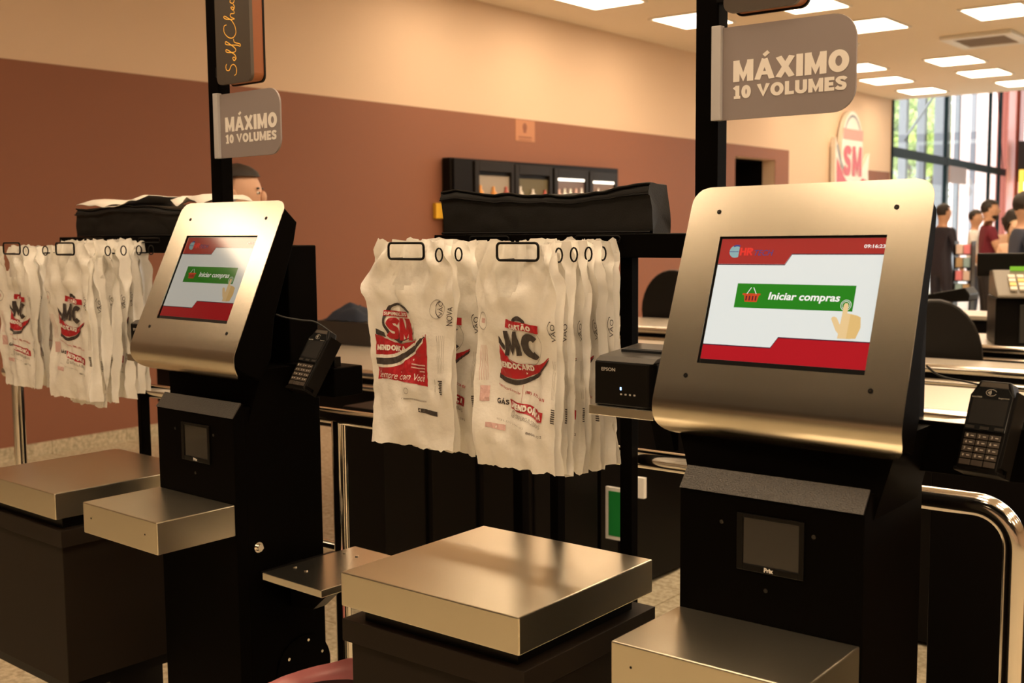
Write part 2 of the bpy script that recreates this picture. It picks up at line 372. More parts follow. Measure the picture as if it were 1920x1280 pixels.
for i in range(7): MB().box(-.29, .29, -.33+i*.1, -.30+i*.1, -.045, -.02).build('slat', mat('vent_slat', (.4, .33, .28), .6), e)
mb = MB().cyl((-5.75, 14.2, HC-.03), .08, .03); tag(mb.build('smoke_detector', WHITEP), 'small round detector on the ceiling left of the air vent', 'detector')

# ------------------------------------------------------------------ glazed facade
P0 = Vector((-7.72, 20.9, 0)); fd = Vector((-.0814, .9967, 0)).normalized(); fn_ = Vector((fd.y, -fd.x, 0))
FR_ = mat('dark_green_aluminium', (.012, .024, .028), .6, spec=.1)
GREYC = mat('grey_outside_pillar', (.24, .26, .31), .7)
def fac(a, b, z): return tuple(P0+fd*a+fn_*b+Vector((0, 0, z)))
def fbox(mb, a0, a1, b0, b1, z0, z1, mi=0):
    c = [fac(a, b, z) for z in (z0, z1) for (a, b) in ((a0, b0), (a1, b0), (a1, b1), (a0, b1))]
    return mb.add(c, [(0, 3, 2, 1), (4, 5, 6, 7), (0, 1, 5, 4), (1, 2, 6, 5), (2, 3, 7, 6), (3, 0, 4, 7)], mi)
w1 = tag(empty('window_1', (0, 0, 0)), 'tall glazed shop front beyond the cream wall', kind='structure')
fbox(MB(), 0, 11.4, -.02, .05, 2.86, 3.03).build('transom', FR_, w1)
for a, w in ((.0, .06), (4.1, .08), (8.5, .12), (9.75, .10), (11.3, .10)): fbox(MB(), a, a+w, -.02, .05, 0, 6.2).build('mullion', FR_, w1)
for a0, a1 in ((.14, 4.1), (4.24, 8.55), (8.77, 9.75), (9.91, 11.3)):
    for z0, z1 in ((0, 2.86), (3.05, 6.2)): fbox(MB(), a0, a1, 0, .01, z0, z1).build('pane', GLASS, w1)
w2 = tag(empty('window_2'), 'glazed end wall of the entrance hall', kind='structure')
ex = fac(11.46, 0, 0)
for i in range(6): MB().box(ex[0]+1.2+i*2.2, ex[0]+1.32+i*2.2, 32.2, 32.35, 0, 6.2).build('mullion', FR_, w2)
MB().box(ex[0]+.6, 9.8, 32.2, 32.35, 3.9, 4.1).build('transom', FR_, w2)
for i in range(6):
    for z0, z1 in ((0, 3.9), (4.1, 6.2)): MB().box(ex[0]+1.32+i*2.2, ex[0]+3.4+i*2.2, 32.27, 32.28, z0, z1).build('pane', GLASS, w2)
mb = MB().box(-8.95, -8.38, 32.0, 32.5, 0, 6.2); tag(mb.build('trim_1', mat('red_brown_pillar', (.36, .10, .07), .5)), 'red brown pillar at the end of the glass front', kind='structure')
mb = MB().box(-8.3, -6.4, 31.6, 31.9, 2.7, 3.75); t = tag(mb.build('fascia_board', mat('dark_fascia', (.03, .035, .04), .5)), 'dark fascia board with yellow lettering at the right edge', 'sign')
fl = Flat().text('L', 0, 0, .35, .6, 0, bold=.03).text('a', .42, 0, .75, .45, 0, bold=.03)
fl.build('lettering', [mat('yellow_letters', (.9, .62, .06), .4, emis=(1, .62, .1), es=1.0)], lambda x, y, z: (-8.25+x*1.1, 31.58, 2.35+y*1.1), t)
# outside: pillars, pale wall, trees, brace
def outp(px, Z):      # a spot outside, Z metres ahead of the camera in the direction of photo column px
    d = fw+rt2*((px-960)/F)+up2*(.10); return (d.x*Z, d.y*Z)
for px, Z, w, lb in ((1690, 25.5, .17, 'nearest pale grey pillar outside the glass'), (1724, 26.5, .18, 'second pale grey pillar outside the glass'), (1762, 27.5, .30, 'broad white pillar outside the glass beside the dark mullion'), (1790, 29, .12, 'slim grey pillar outside in front of the pink wall'), (1820, 31, .12, 'farther slim grey pillar outside in front of the pink wall')):
    x, y = outp(px, Z); mb = MB().box(x-w/2, x+w/2, y-w/2, y+w/2, 0, 7.5); tag(mb.build('outside_pillar', GREYC), lb, 'pillar')
x, y = outp(1779, 37); x2, y2 = outp(1880, 37)
mb = MB().prism([(x, y), (x2, y2), (x2-.1, y2+.3), (x-.1, y+.3)], lambda a, b, d: (a, b, d), 0, 12); tag(mb.build('outside_wall', mat('pale_pink_render', (.97, .74, .72), .8)), 'pale pink wall outside, glowing in daylight', 'wall')
x, y = outp(1690, 24); x2, y2 = outp(1752, 24)
mb = MB().tube([(x, y, 3.35), (x2, y2, 4.4)], .03, 8); tag(mb.build('diagonal_brace', GREYC), 'white diagonal brace outside the upper window', 'brace')
mb = MB().tube([fac(8.0, .2, 5.6), fac(9.3, .2, 3.0)], .012, 8); tag(mb.build('stay_cable', FR_), 'thin dark stay cable crossing the upper glass', 'cable')
mb = fbox(MB(), 4.6, 8.4, -.3, -.27, 5.3, 5.34); tag(mb.build('outside_rail', mat('red_rail', (.6, .05, .04), .5)), 'thin red rail high outside the window', 'rail')
mb = fbox(MB(), 10.0, 11.2, .15, .17, 0, 5.6); tag(mb.build('hanging_banner', mat('pink_red_banner', (.95, .35, .30), .5)), 'tall pink red banner beside the red brown pillar', 'banner')
mb = fbox(MB(), 3.45, 4.95, .25, .28, 2.47, 2.82); tag(mb.build('hanging_sign', mat('brown_board', (.30, .17, .13), .5)), 'plain brown board hanging below the window transom', 'sign')
x, y = outp(1670, 62); x2, y2 = outp(1756, 62)
mb = MB().prism([(x, y), (x2, y2), (x2-1, y2+2), (x-1, y+2)], lambda a, b, d: (a, b, d), 0, 5.2); tag(mb.build('outside_building', mat('pale_grey_building', (.30, .31, .34), .8)), 'low grey building across the street', 'building')
LEAF = mat('leaf_green', (.42, .55, .17), .6, var=.4, bscale=2)
def tree(x, y, h, r, lb):
    e = tag(empty('tree', (x, y, 0)), lb, 'tree')
    MB().tube([(0, 0, 0), (.1, 0, h*.5), (0, .1, h)], [.2, .15, .06], 8).build('trunk', mat('bark', (.12, .08, .05), .9), e)
    mb = MB(); rn = random.Random(int(x*10))
    for _ in range(2600):
        c = Vector((rn.gauss(0, r*.45), rn.gauss(0, r*.45), h+rn.gauss(0, r*.5))); a = Vector((rn.uniform(-1, 1), rn.uniform(-1, 1), rn.uniform(-1, 1))).normalized()*.13; b = a.orthogonal().normalized()*.09
        mb.add([c-a, c+b, c+a, c-b], [(0, 1, 2, 3)])
    o = mb.build('foliage', LEAF, e); o['kind'] = 'stuff'
x, y = outp(1696, 41)
tree(x, y, 5.0, 1.7, 'yellow green tree outside, left of the white pillar'); x, y = outp(1742, 49)
tree(x, y, 5.6, 2.0, 'yellow green tree outside, farther behind the brace')
mb = MB().box(-80, 40, 5, 100, -.2, -.12); tag(mb.build('street', mat('pale_paving', (.55, .53, .5), .8)), 'pale paving outside the shop', kind='structure')

# ------------------------------------------------------------------ things on the long wall
SMR = mat('logo_red', (.55, .03, .035), .45); LOGOW = mat('logo_white', (.85, .8, .72), .45)
def wall_fn(y0, z0, off): return lambda x, y, z: Wp(off+z, y0+x, z0+y)
e = empty('logo_sign', Wp(0, 18.8, 2.5)); tag(e, 'cut-out red and white SM emblem fixed to the cream wall', 'sign')
def wc(o): o.parent = e; o.matrix_parent_inverse = Matrix.Translation(e.location).inverted(); return o
back = arc(.72, .55, .42, .62, -10, 190, 20)
mb = MB().prism([(0, -.3), (1.5, -.3), (1.45, .1), (1.5, .42), (1.16, .12)]+arc(.72, .45, .46, .63, 0, 180, 20)+[(.25, .1), (0, .62)], lambda a, b, d: Wp(d, 18.05+a, 2.42+b), .03, .11)
wc(mb.build('backing', LOGOW))
f = Flat().poly([(.05, -.3), (1.42, -.3), (1.38, -.05)]+[(1.18-.08*i, -.02-.16*math.sin(math.pi*i/10)) for i in range(11)]+[(.05, .3)], 0, .001)
f.stroke([(.05, .5), (.2, .25), (.34, .1)], .07, 1, .002).stroke(arc(.72, .45, .4, .55, 30, 150), .04, 1, .002)
f.poly([(.3, .60), (1.18, .60), (1.18, .78), (.3, .78)], 2, .003)
heavy(f, 'S', .33, -.0, .66, .5, 0, .004); heavy(f, 'M', .72, 0, 1.14, .5, 0, .004)
wc(f.build('emblem_print', [SMR, mat('logo_grey', (.2, .22, .24), .5), mat('logo_salmon', (.75, .3, .24), .5)], wall_fn(18.05, 2.42, .111)))
e = tag(empty('safety_notice', Wp(.006, 9.8, 2.6)), 'small orange notice stuck high on the terracotta wall', 'notice')
mb = MB(); wallbox(mb, .006, .010, 9.63, 9.97, 2.51, 2.735); wc(mb.build('notice_sheet', mat('orange_notice', (.5, .22, .11), .6)))
f = Flat().poly(arc(.16, .15, .04, .045, 0, 350, 16), 0, .001).poly([(.13, .09), (.19, .09), (.18, .14), (.14, .14)], 0, .001).poly([(.05, .035), (.28, .035), (.28, .05), (.05, .05)], 0, .001).poly([(.05, .01), (.28, .01), (.28, .02), (.05, .02)], 0, .001)
wc(f.build('pictogram', [mat('notice_brown', (.28, .1, .05), .6)], wall_fn(9.63, 2.51, .0105)))
# glass-door drinks cabinet against the wall
e = tag(empty('display_fridge', Wp(.35, 9.9, 0)), 'long black glass-door display cabinet against the wall', 'fridge')
FD = .02
mb = MB(); wallbox(mb, .01, .02, 8.43, 11.47, .1, 2.28); wallbox(mb, .01, .7, 8.43, 8.5, .1, 2.28); wallbox(mb, .01, .7, 11.4, 11.47, .1, 2.20); wallbox(mb, .01, .7, 8.5, 11.0, 2.24, 2.28); wallbox(mb, .01, .7, 11.0, 11.4, 2.19, 2.22); wallbox(mb, .01, .7, 8.43, 11.47, .08, .12)
FK = mat('fridge_black', (.008, .006, .005), .4, spec=.12)
FK2 = mat('fridge_door_frame', (.018, .014, .011), .4, spec=.15)
WARM = mat('lit_shelf_strip', (1, 1, 1), .5, emis=(1, .9, .75), es=2.2)
# the cabinet stands .7 m deep, so its front seen from the camera is shifted along the wall; built 1.7 m shorter accordingly
e2 = e
mb = MB(); wallbox(mb, .02, .12, 8.43, 11.47, .0, 2.275); wc(mb.build('carcass', FK, bevel=.005))
mb = MB(); wallbox(mb, .12, .14, 8.47, 8.75, .0, 2.27); wc(mb.build('end_panel', FK))
rn = random.Random(3)
for i, (y0, y1) in enumerate(((8.78, 9.42), (9.44, 10.10), (10.14, 10.80), (10.83, 11.42))):
    zt = 2.255-.012*i
    d = MB(); 
    for (a0, a1, z0, z1) in ((y0, y0+.07, .3, zt), (y1-.05, y1, .3, zt), (y0+.07, y1-.05, zt-.1, zt), (y0+.07, y1-.05, .3, .4)): wallbox(d, .12, .15, a0, a1, z0, z1)
    dd = wc(d.build('door', FK2, bevel=.004))
    if i >= 2:
        s = MB(); wallbox(s, .121, .135, y0+.08, y1-.06, zt-.13, zt-.105); wc(s.build('light_strip', WARM))
    s = MB(); wallbox(s, .118, .122, y0+.07, y1-.05, .4, zt-.14); wc(s.build('back_board', mat(f'cabinet_inner_{i}', [(.35, .3, .25), (.12, .1, .05), (.18, .13, .13), (.2, .14, .12)][i], .6)))
    for zi in range(4):
        z0 = 1.86-.24*zi; s = MB(); wallbox(s, .121, .145, y0+.07, y1-.05, z0-.03, z0-.015); wc(s.build('shelf', FK2))
        nb = 5 if i >= 2 else 3
        for k in range(nb):
            yy = y0+.10+k*(y1-y0-.22)/(nb-1)+(.0)
            c = rn.choice([(.75, .7, .65), (.8, .35, .08), (.1, .2, .05), (.75, .72, .7), (.5, .1, .08)] if i < 2 else [(.85, .8, .78), (.8, .75, .3), (.75, .5, .45), (.85, .85, .8)])
            b = MB(); p = Wp(.135, yy, z0-.015)
            hb = .19*rn.uniform(.75, 1)
            b.tube([(p[0], p[1], p[2]), (p[0], p[1], p[2]+hb*.6), (p[0], p[1], p[2]+hb*.75), (p[0], p[1], p[2]+hb)], [.034, .034, .015, .013], 8)
            tag(b.build('bottle', mat('bottle_%d%d%d' % tuple(int(q*20) for q in c), c, .3)), 'small bottle on a shelf of the black display cabinet', 'bottle', 'bottles in the display cabinet')
mb = MB(); wallbox(mb, .01, .05, 8.30, 8.425, 1.68, 1.83); tag(mb.build('yellow_tag', mat('yellow_card', (.85, .5, .03), .5)), 'yellow card on the wall at the left edge of the black cabinet', 'card')

# ------------------------------------------------------------------ frames of the two stations
RO = Vector((-.4389, 1.9358, 0)); LO = Vector((-1.9627, 1.9272, 0)); LYAW = R(-1.9746)

def make_kiosk(which):
    Lk = which == 'L'
    root = empty('self_checkout_kiosk', LO if Lk else RO, LYAW if Lk else 0)
    tag(root, ('left, farther self-checkout kiosk with a glare-washed touch screen' if Lk else 'right, nearer self-checkout kiosk with a bright shopping start screen'), 'kiosk')
    # column
    MB().box(-.525, -.206, -.235, 0, 0, 1.14).build('cabinet', BLACK, root, bevel=.003)
    mb = MB().prism([(-.235, .0), (-.267, .0), (-.267, 1.116), (-.240, 1.149), (-.235, 1.149)], lambda a, b, d: (d, a, b), -.527, -.204)
    mb.build('front_panel', BLACK, root, bevel=.002)
    MB().prism([(-.2675, 1.1165), (-.2415, 1.149), (-.243, 1.1515), (-.2705, 1.1175)], lambda a, b, d: (d, a, b), -.526, -.205).build('sloped_cap', BLACKT, root)
    MB().box(-.525, -.206, -.09, 0, 1.14, 1.523).build('rear_housing', BLACK, root, bevel=.003)
    # scale read-out window
    mb = MB()
    for a in ((-.418, -.407, .995, 1.09), (-.309, -.300, .995, 1.09), (-.407, -.309, 1.083, 1.09), (-.407, -.309, .995, 1.006)): mb.box(a[0], a[1], -.2705, -.2665, a[2], a[3])
    sf = mb.build('readout_frame', BLACK2, root, bevel=.001)
    MB().box(-.407, -.309, -.2680, -.2675, 1.006, 1.083).build('readout_glass', GLASSK, root)
    Flat().text('Prix', 0, 0, .016, .0075, 0, bold=.04).build('maker_mark', [CREAMT], lambda x, y, z: (-.368+x, -.2708, .9975+y), sf)
    for x, z in ((-.447, 1.069), (-.285, 1.069), (-.366, .966)): MB().cyl((x, -.267, z), .0035, -.0012, (0, 1, 0), 12).build('screw', mat('dark_screw', (.08, .075, .07), .4, 1), root)
    # scanner tray
    sb = MB().box(-.527, -.206, -.480, -.268, .909-.0756, .909)
    s = sb.build('scanner_tray', STEEL, root, bevel=.0025)
    for x in (-.49, -.255): MB().cyl((x, -.4795, .874), .0022, -.001, (0, 1, 0), 10).build('rivet', BLACK2, s)
    # post with lock
    MB().box(-.660, -.612, .012, .050, 0, 3.3).build('post', BLACK, root, bevel=.002)
    for z in (1.2, .5): MB().box(-.62, -.50, .001, .03, z, z+.05).build('post_bracket', BLACK, root)
    mb = MB().cyl((-.206, -.21, .795), .013, .010, (1, 0, 0), 20).cyl((-.196, -.21, .795), .009, .008, (1, 0, 0), 6)
    mb.build('lock', CHROME, root)
    # head
    t, yw, rl, o = (R(25.0575), R(-.9245), R(-.1847), (-.3702, -.2625, 1.3417)) if Lk else (R(19.0806), R(-3.6207), R(.3788), (-.372, -.2264, 1.3262))
    M = Matrix.Translation(o) @ Matrix.Rotation(yw, 4, 'Z') @ Matrix.Rotation(-t, 4, 'X') @ Matrix.Rotation(-rl, 4, 'Y') @ Matrix.Translation((-.152, 0, 0))
    def put(ob, par=root):
        ob.parent = par
        if par is root: ob.matrix_local = M
        return ob
    # bezel: local x=u, y=n (back), z=v ; bottom curls back
    u0, u1, vt, vb, rc = -.0703, .3691, .3204, -.066, .05
    smax = (vt-vb); scurl = rc*R(98)
    rows = []
    ss = [0, .004, .010, .018, .026, .036]+[vt-.228]
    ss += [ss[-1]+.228*i/6 for i in range(1, 7)]
    ss += [smax-.03, smax]+[smax+scurl*i/12 for i in range(1, 13)]
    total = smax+scurl
    ss = sorted(set(round(x, 5) for x in ss))
    ct, cb = .032, .055
    def S(sv):
        if sv <= smax: return vt-sv, 0.
        a = (sv-smax)/rc; return vb-rc*math.sin(a), rc-rc*math.cos(a)
    def cut(sv):
        if sv < ct: return ct-math.sqrt(max(0, ct*ct-(ct-sv)**2))
        if sv > total-cb: d = sv-(total-cb); return cb-math.sqrt(max(0, cb*cb-d*d))
        return 0
    mb = MB(); cols = [None, .0, .304, None]
    vs = []; idx = {}
    ucs = lambda sv: [u0-.006*min(1, sv/smax)+cut(sv), u0+.06 if False else .0-.02, 0, .076, .152, .228, .304, .324, u1+.006*min(1, sv/smax)-cut(sv)]
    for i, sv in enumerate(ss):
        v, n = S(sv)
        for j, u in enumerate(ucs(sv)): vs.append((u, n, v))
    nc = 9
    front = []; smf = []
    for i in range(len(ss)-1):
        hole = ss[i] >= vt-.228-1e-4 and ss[i+1] <= vt+1e-4
        for j in range(nc-1):
            if hole and 2 <= j < 6: continue
            front.append((i*nc+j, i*nc+j+1, (i+1)*nc+j+1, (i+1)*nc+j))
    mb.add(vs, front, 0, True)
    bz = mb.build('bezel_panel', STEELP)
    so = bz.modifiers.new('solidify', 'SOLIDIFY'); so.thickness = .0016; so.offset = -1
    es_ = bz.modifiers.new('split', 'EDGE_SPLIT'); es_.split_angle = R(32)
    bpy.context.view_layer.update()
    put(bz)
    # housing behind the bezel
    hu0, hu1 = u0+.017, u1-.017
    prof = [(.0035, vt-.012), (.058, vt-.03), (.068, vt-.075), (.088, .05), (.116, -.04), (.112, -.10), (.075, -.1), (.045, -.098), (.02, -.088), (.006, -.06)]
    mb = MB().prism(prof, lambda a, b, d: (d, a, b), hu0, hu1); put(mb.build('head_housing', BLACK, bevel=.002))
    # tapered neck under the head (in kiosk frame)
    mb = MB(); zt = 1.20
    a = [(-.575, -.20, zt+.03), (-.175, -.20, zt+.03), (-.175, -.02, zt+.03), (-.575, -.02, zt+.03)]; b = [(-.523, -.225, 1.09), (-.208, -.225, 1.09), (-.208, -.02, 1.09), (-.523, -.02, 1.09)]
    mb.add(b+a, [(0, 3, 2, 1), (4, 5, 6, 7), (0, 1, 5, 4), (1, 2, 6, 5), (2, 3, 7, 6), (3, 0, 4, 7)]); mb.build('neck', BLACK, root)
    for u, v in ((-.0113, .2736), (.3121, .2736), (.3180, -.0236), (-.0171, -.0236)):
        put(MB().cyl((u, 0, v), .0042, -.0025, (0, 1, 0), 14).cyl((u, -.0024, v), .002, -.0004, (0, 1, 0), 6, mi=1).build('screw', [BLACK2, GLASSK]))
    # screen and artwork
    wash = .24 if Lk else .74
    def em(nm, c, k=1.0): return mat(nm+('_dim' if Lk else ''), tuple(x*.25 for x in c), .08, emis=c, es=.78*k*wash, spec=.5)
    sd = MB().box(-.004, .308, .003, .010, -.004, .232).build('touch_screen', mat('screen_edge', (.01, .01, .01), .15)); put(sd)
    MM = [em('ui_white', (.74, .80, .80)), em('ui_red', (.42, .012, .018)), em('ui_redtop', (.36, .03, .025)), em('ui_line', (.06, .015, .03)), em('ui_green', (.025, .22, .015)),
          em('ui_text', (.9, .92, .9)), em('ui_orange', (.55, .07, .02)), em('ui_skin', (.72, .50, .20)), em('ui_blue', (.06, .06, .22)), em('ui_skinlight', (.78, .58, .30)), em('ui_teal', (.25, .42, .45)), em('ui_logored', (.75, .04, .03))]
    f = Flat(); k = .001
    P = lambda pts, mi, z: f.poly([(x*k, y*k) for x, y in pts], mi, z)
    P([(3, 9), (303, 9), (303, 224.5), (3, 224.5)], 0, 0)
    P([(3, 179.5), (132, 179.5), (142.3, 198), (303, 198), (303, 224.5), (3, 224.5)], 2, .0001)
    f.stroke([(.003, .1785), (.1325, .1785), (.1427, .1972), (.303, .1972)], .0017, 3, .0002)
    P([(3, 9), (303, 9), (303, 53), (143.6, 53), (132.3, 34.8), (3, 34.8)], 1, .0001)
    f.stroke([(.003, .0348), (.1323, .0348), (.1436, .0532), (.303, .0532)], .0018, 3, .0002)
    P([(50, 102), (265, 102), (265, 144.8), (50, 144.8)], 4, .0002)
    f.text('Iniciar compras', .1125, .1135, .2408, .1305, 5, .0003, bold=.025, shear=.12)
    P([(63, 127.5), (97, 127.5), (97, 124.5), (94.5, 124.5), (92, 112.5), (69, 112.5), (66, 124.5), (63, 124.5)], 6, .0003)
    for x in (70, 76, 82, 88): P([(x, 115), (x+2.4, 115), (x+2.4, 123), (x, 123)], 3, .0004)
    f.stroke([(.071, .1265), (.078, .138)], .0012, 5, .0005).stroke([(.089, .1265), (.082, .138)], .0012, 5, .0005)
    P([(247, 57), (249, 97), (249.2, 112), (251, 115.5), (255.5, 115.5), (257.3, 112), (257.4, 99), (269, 97), (269, 57)], 9, .0005)
    P([(231.5, 88.7), (232.6, 91.8), (236, 92.8), (240.8, 91), (247.7, 80), (249.5, 84), (252, 84), (255, 57.2), (242.3, 69.8)], 9, .00055)
    P([(263, 97.6), (274, 96), (280.8, 93), (283.2, 76), (277.6, 58), (262, 57.2)], 7, .0006)
    f.stroke(arc(.2527, .112, .0088, .0088, 0, 360, 28), .0008, 5, .0004).stroke(arc(.2527, .112, .0064, .0064, 0, 360, 28), .0008, 5, .0004)
    f.poly([(x, y) for x, y in arc(.0345, .202, .0125, .0115, 60, 300, 20)], 10, .0003); f.stroke([(.022, .2015), (.040, .2015)], .0012, 8, .0004)
    f.stroke(arc(.0355, .202, .0115, .0105, 60, 125), .003, 8, .0004)
    heavy(f, 'HR', .043, .1945, .0675, .2085, 11, .0005, t=.22); f.text('TECH', .071, .1945, .107, .2045, 8, .0005, shear=.2)
    f.text('09:16:23', .267, .2075, .3025, .2135, 5, .0005, bold=.02)
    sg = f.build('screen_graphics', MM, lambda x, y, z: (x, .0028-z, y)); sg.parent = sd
    return root, M
kR, MR = make_kiosk('R'); kL, ML = make_kiosk('L')
def station(Lk): return (LO, LYAW) if Lk else (RO, 0)
def to_world(Lk, p):
    o, a = station(Lk); return Matrix.Rotation(a, 4, 'Z') @ Vector(p)+o

# ------------------------------------------------------------------ signs on the posts
def sign_pair(Lk):
    o, a = station(Lk)
    side = 'left' if Lk else 'right'
    e = tag(empty('limit_sign', o, a), ('small-looking grey MÁXIMO 10 VOLUMES flag sign on the left post' if Lk else 'large grey MÁXIMO 10 VOLUMES flag sign on the right post'), 'sign')
    mb = MB().prism(rrect(.257, .170, .042, 8, -.598, 1.757, (0, 1, 1, 0)), lambda x, z, d: (x, d, z), .005, .010); mb.build('board', GREYS, e)
    MB().box(-.618, -.5985, -.004, .0115, 1.757, 1.931).build('flange', mat('grey_flange', (.46, .44, .44), .45), e, bevel=.001)
    f = Flat(); heavy(f, 'MÁXIMO', -.576, 1.8255, -.353, 1.8645, 0); heavy(f, '10 VOLUMES', -.576, 1.7945, -.357, 1.8185, 0, t=.25)
    f.build('lettering', [CREAMT], lambda x, y, z: (x, .0043-z*8, y), e)
    e = tag(empty('light_box_sign', o, a), ('dark upright light box with orange script on the left post' if Lk else 'rounded bottom of a dark light box at the top of the right post'), 'sign')
    zb = 1.95
    MB().prism(rrect(.150, .78, .018, 6, -.592, zb), lambda x, z, d: (x, d, z), -.006, .004).build('face_plate', mat('dark_bronze_plate', (.075, .058, .045), .4), e)
    MB().prism(rrect(.147, .772, .018, 6, -.5905, zb+.004), lambda x, z, d: (x, d, z), .004, .036).build('glowing_edge', mat('amber_edge', (.17, .05, .015), .4, emis=(1, .25, .05), es=.08), e)
    MB().prism(rrect(.150, .78, .018, 6, -.592, zb), lambda x, z, d: (x, d, z), .036, .042).build('back_plate', BLACK2, e)
    MB().box(-.612, -.585, .004, .034, 1.975, 2.0).build('bracket', BLACK2, e)
    # hand lettered script running upwards
    scr = [ [(0.42,.95),(.30,1.06),(.12,.98),(.10,.72),(.30,.52),(.34,.25),(.16,.02),(-.12,.04),(-.2,.22)],
            [(.52,.22),(.66,.34),(.70,.2),(.60,.06),(.52,.2),(.62,.0),(.82,.12)],
            [(.82,.12),(1.1,.8),(1.12,.98),(1.0,.9),(.94,.2),(1.04,0),(1.16,.12)],
            [(1.16,.12),(1.5,.85),(1.5,1.02),(1.38,.9),(1.26,-.1),(1.18,-.42),(1.3,-.4),(1.42,.1),(1.6,.2)],
            [(2.35,.85),(2.30,1.1),(2.0,1.1),(1.72,.7),(1.66,.25),(1.86,-.05),(2.2,.02),(2.5,.3)],
            [(2.5,.3),(2.78,.95),(2.74,1.1),(2.62,.8),(2.56,.05),(2.70,.4),(2.84,.42),(2.84,.05),(2.98,.1)],
            [(2.98,.15),(3.14,.36),(3.16,.2),(3.06,.04),(3.0,.2),(3.12,0),(3.3,.12)],
            [(3.56,.36),(3.42,.42),(3.34,.16),(3.46,0),(3.62,.12)],
            [(3.62,.12),(3.86,.85),(3.9,1.05),(3.78,.95),(3.72,.05),(3.86,.35),(3.96,.38),(3.84,.22),(4.0,.0),(4.12,.12)],
            [(4.3,.4),(4.2,.3),(4.2,.08),(4.34,.04),(4.42,.3),(4.32,.42),(4.5,.3)],
            [(4.5,.3),(4.56,.08),(4.7,.06),(4.8,.38),(4.8,.1),(4.94,.1)], [(4.94,.1),(5.1,.9),(5.02,.3),(5.06,0),(5.2,.12)], [(4.9,.6),(5.25,.66)] ]
    f = Flat()
    for st in scr: f.stroke(cat([(x*.0525, y*.044) for x, y in st], 8), .0021, 0)
    f.build('script_lettering', [mat('amber_script', (.8, .4, .05), .4, emis=(1, .45, .06), es=.35)], lambda x, y, z: (-.503-y, -.0066-z*4, zb+.030+x), e)
sign_pair(False); sign_pair(True)

# ------------------------------------------------------------------ card terminals with their arms
def terminal(Lk, o, yaw, tilt, roll, sc):
    so, a = station(Lk)
    e = tag(empty('card_terminal'), ('card payment terminal held at the side of the left kiosk' if Lk else 'card payment terminal with numbered keys beside the right kiosk'), 'card terminal')
    M = Matrix.Translation(so) @ Matrix.Rotation(a, 4, 'Z') @ Matrix.Translation(o) @ Matrix.Rotation(yaw, 4, 'Z') @ Matrix.Rotation(-tilt, 4, 'X') @ Matrix.Rotation(-roll, 4, 'Y') @ Matrix.Scale(sc*.001, 4)
    e.matrix_world = M
    fn = lambda x, z, d: (x, d, z)
    MB().prism([(3, 0), (80, 0), (83, 60), (83, 140), (71, 166), (12, 166), (0, 140), (0, 60)], fn, 0, 26).build('body', BLACK2, e, bevel=2.5)
    MB().prism([(2, 72)]+[(81, 72), (82, 138), (70, 153), (13, 153), (1, 138)], fn, -2.5, 0).build('screen_surround', mat('terminal_gloss', (.012, .012, .012), .12), e, bevel=.8)
    MB().prism([(14, 154), (69, 154), (66, 163), (17, 163)], fn, -1.2, 0).build('top_band', mat('terminal_grey', (.09, .075, .06), .4), e)
    dsp = MB().box(8, 76, -3.0, -2.4, 84, 131).build('display', mat('terminal_display', (.03, .028, .026), .05, spec=1.0), e)
    for x0 in (5, 33, 61): MB().box(x0, x0+17, -3.1, -2.4, 75, 80).build('soft_key', mat('key_dark', (.04, .035, .03), .3), e)
    KM = mat('key_brown', (.055, .042, .032), .4)
    KT = mat('key_text', (.55, .5, .42), .5)
    keys = ['1', '2', '3', '4', '5', '6', '7', '8', '9', '*', '0', '#', '', '', '']
    for i, t in enumerate(keys):
        c, r_ = i % 3, i//3
        x0 = 7+c*23.6; z0 = 56-r_*12.2
        kx = MB().box(x0, x0+21.6, -2.2, 0, z0, z0+10.2).build('key', KM, e, bevel=.8)
        if t:
            f = Flat().text(t, x0+4, z0+3, x0+7.4, z0+8, 0, bold=.02).poly([(x0+12, z0+4.5), (x0+18, z0+4.5), (x0+18, z0+6), (x0+12, z0+6)], 0)
            f.build('key_legend', [KT], lambda x, y, z: (x, -2.3, y), kx)
    for i, c in enumerate(((.14, .02, .02), (.14, .1, .02), (.03, .09, .03))):
        pass
    f = Flat().stroke(arc(40, 143.5, 10, 6, 20, 340, 26), .7, 0)
    for r_ in (2.2, 4, 5.8, 7.6): f.stroke(arc(32, 143.5, r_, r_, -35, 35, 8), .9, 0)
    f.text('Lane/3000', 5, 132.8, 24, 135.5, 0).text('ingenico', 56, 133, 76, 136, 0)
    f.build('front_marks', [KT], lambda x, y, z: (x, -2.7, y), e)
    MB().prism([(80, 10), (86, 10), (88, 150), (83, 150)], fn, 2, 40).build('cradle_side', BLACK2, e, bevel=.8)
    MB().prism([(-2, -4), (84, -4), (84, 2), (-2, 2)], fn, 1, 40).build('cradle_base', BLACK2, e, bevel=.8)
    MB().box(-2, 86, 26, 40, -4, 140).build('cradle_back', BLACK2, e)
    return M
MtR = terminal(False, (-.117, -.122, 1.178), R(-14.68), R(22.0), R(.9), .87)
MtL = terminal(True, (-.0955, -.1926, 1.197), R(-6.29), R(31.6), R(-.72), .92)
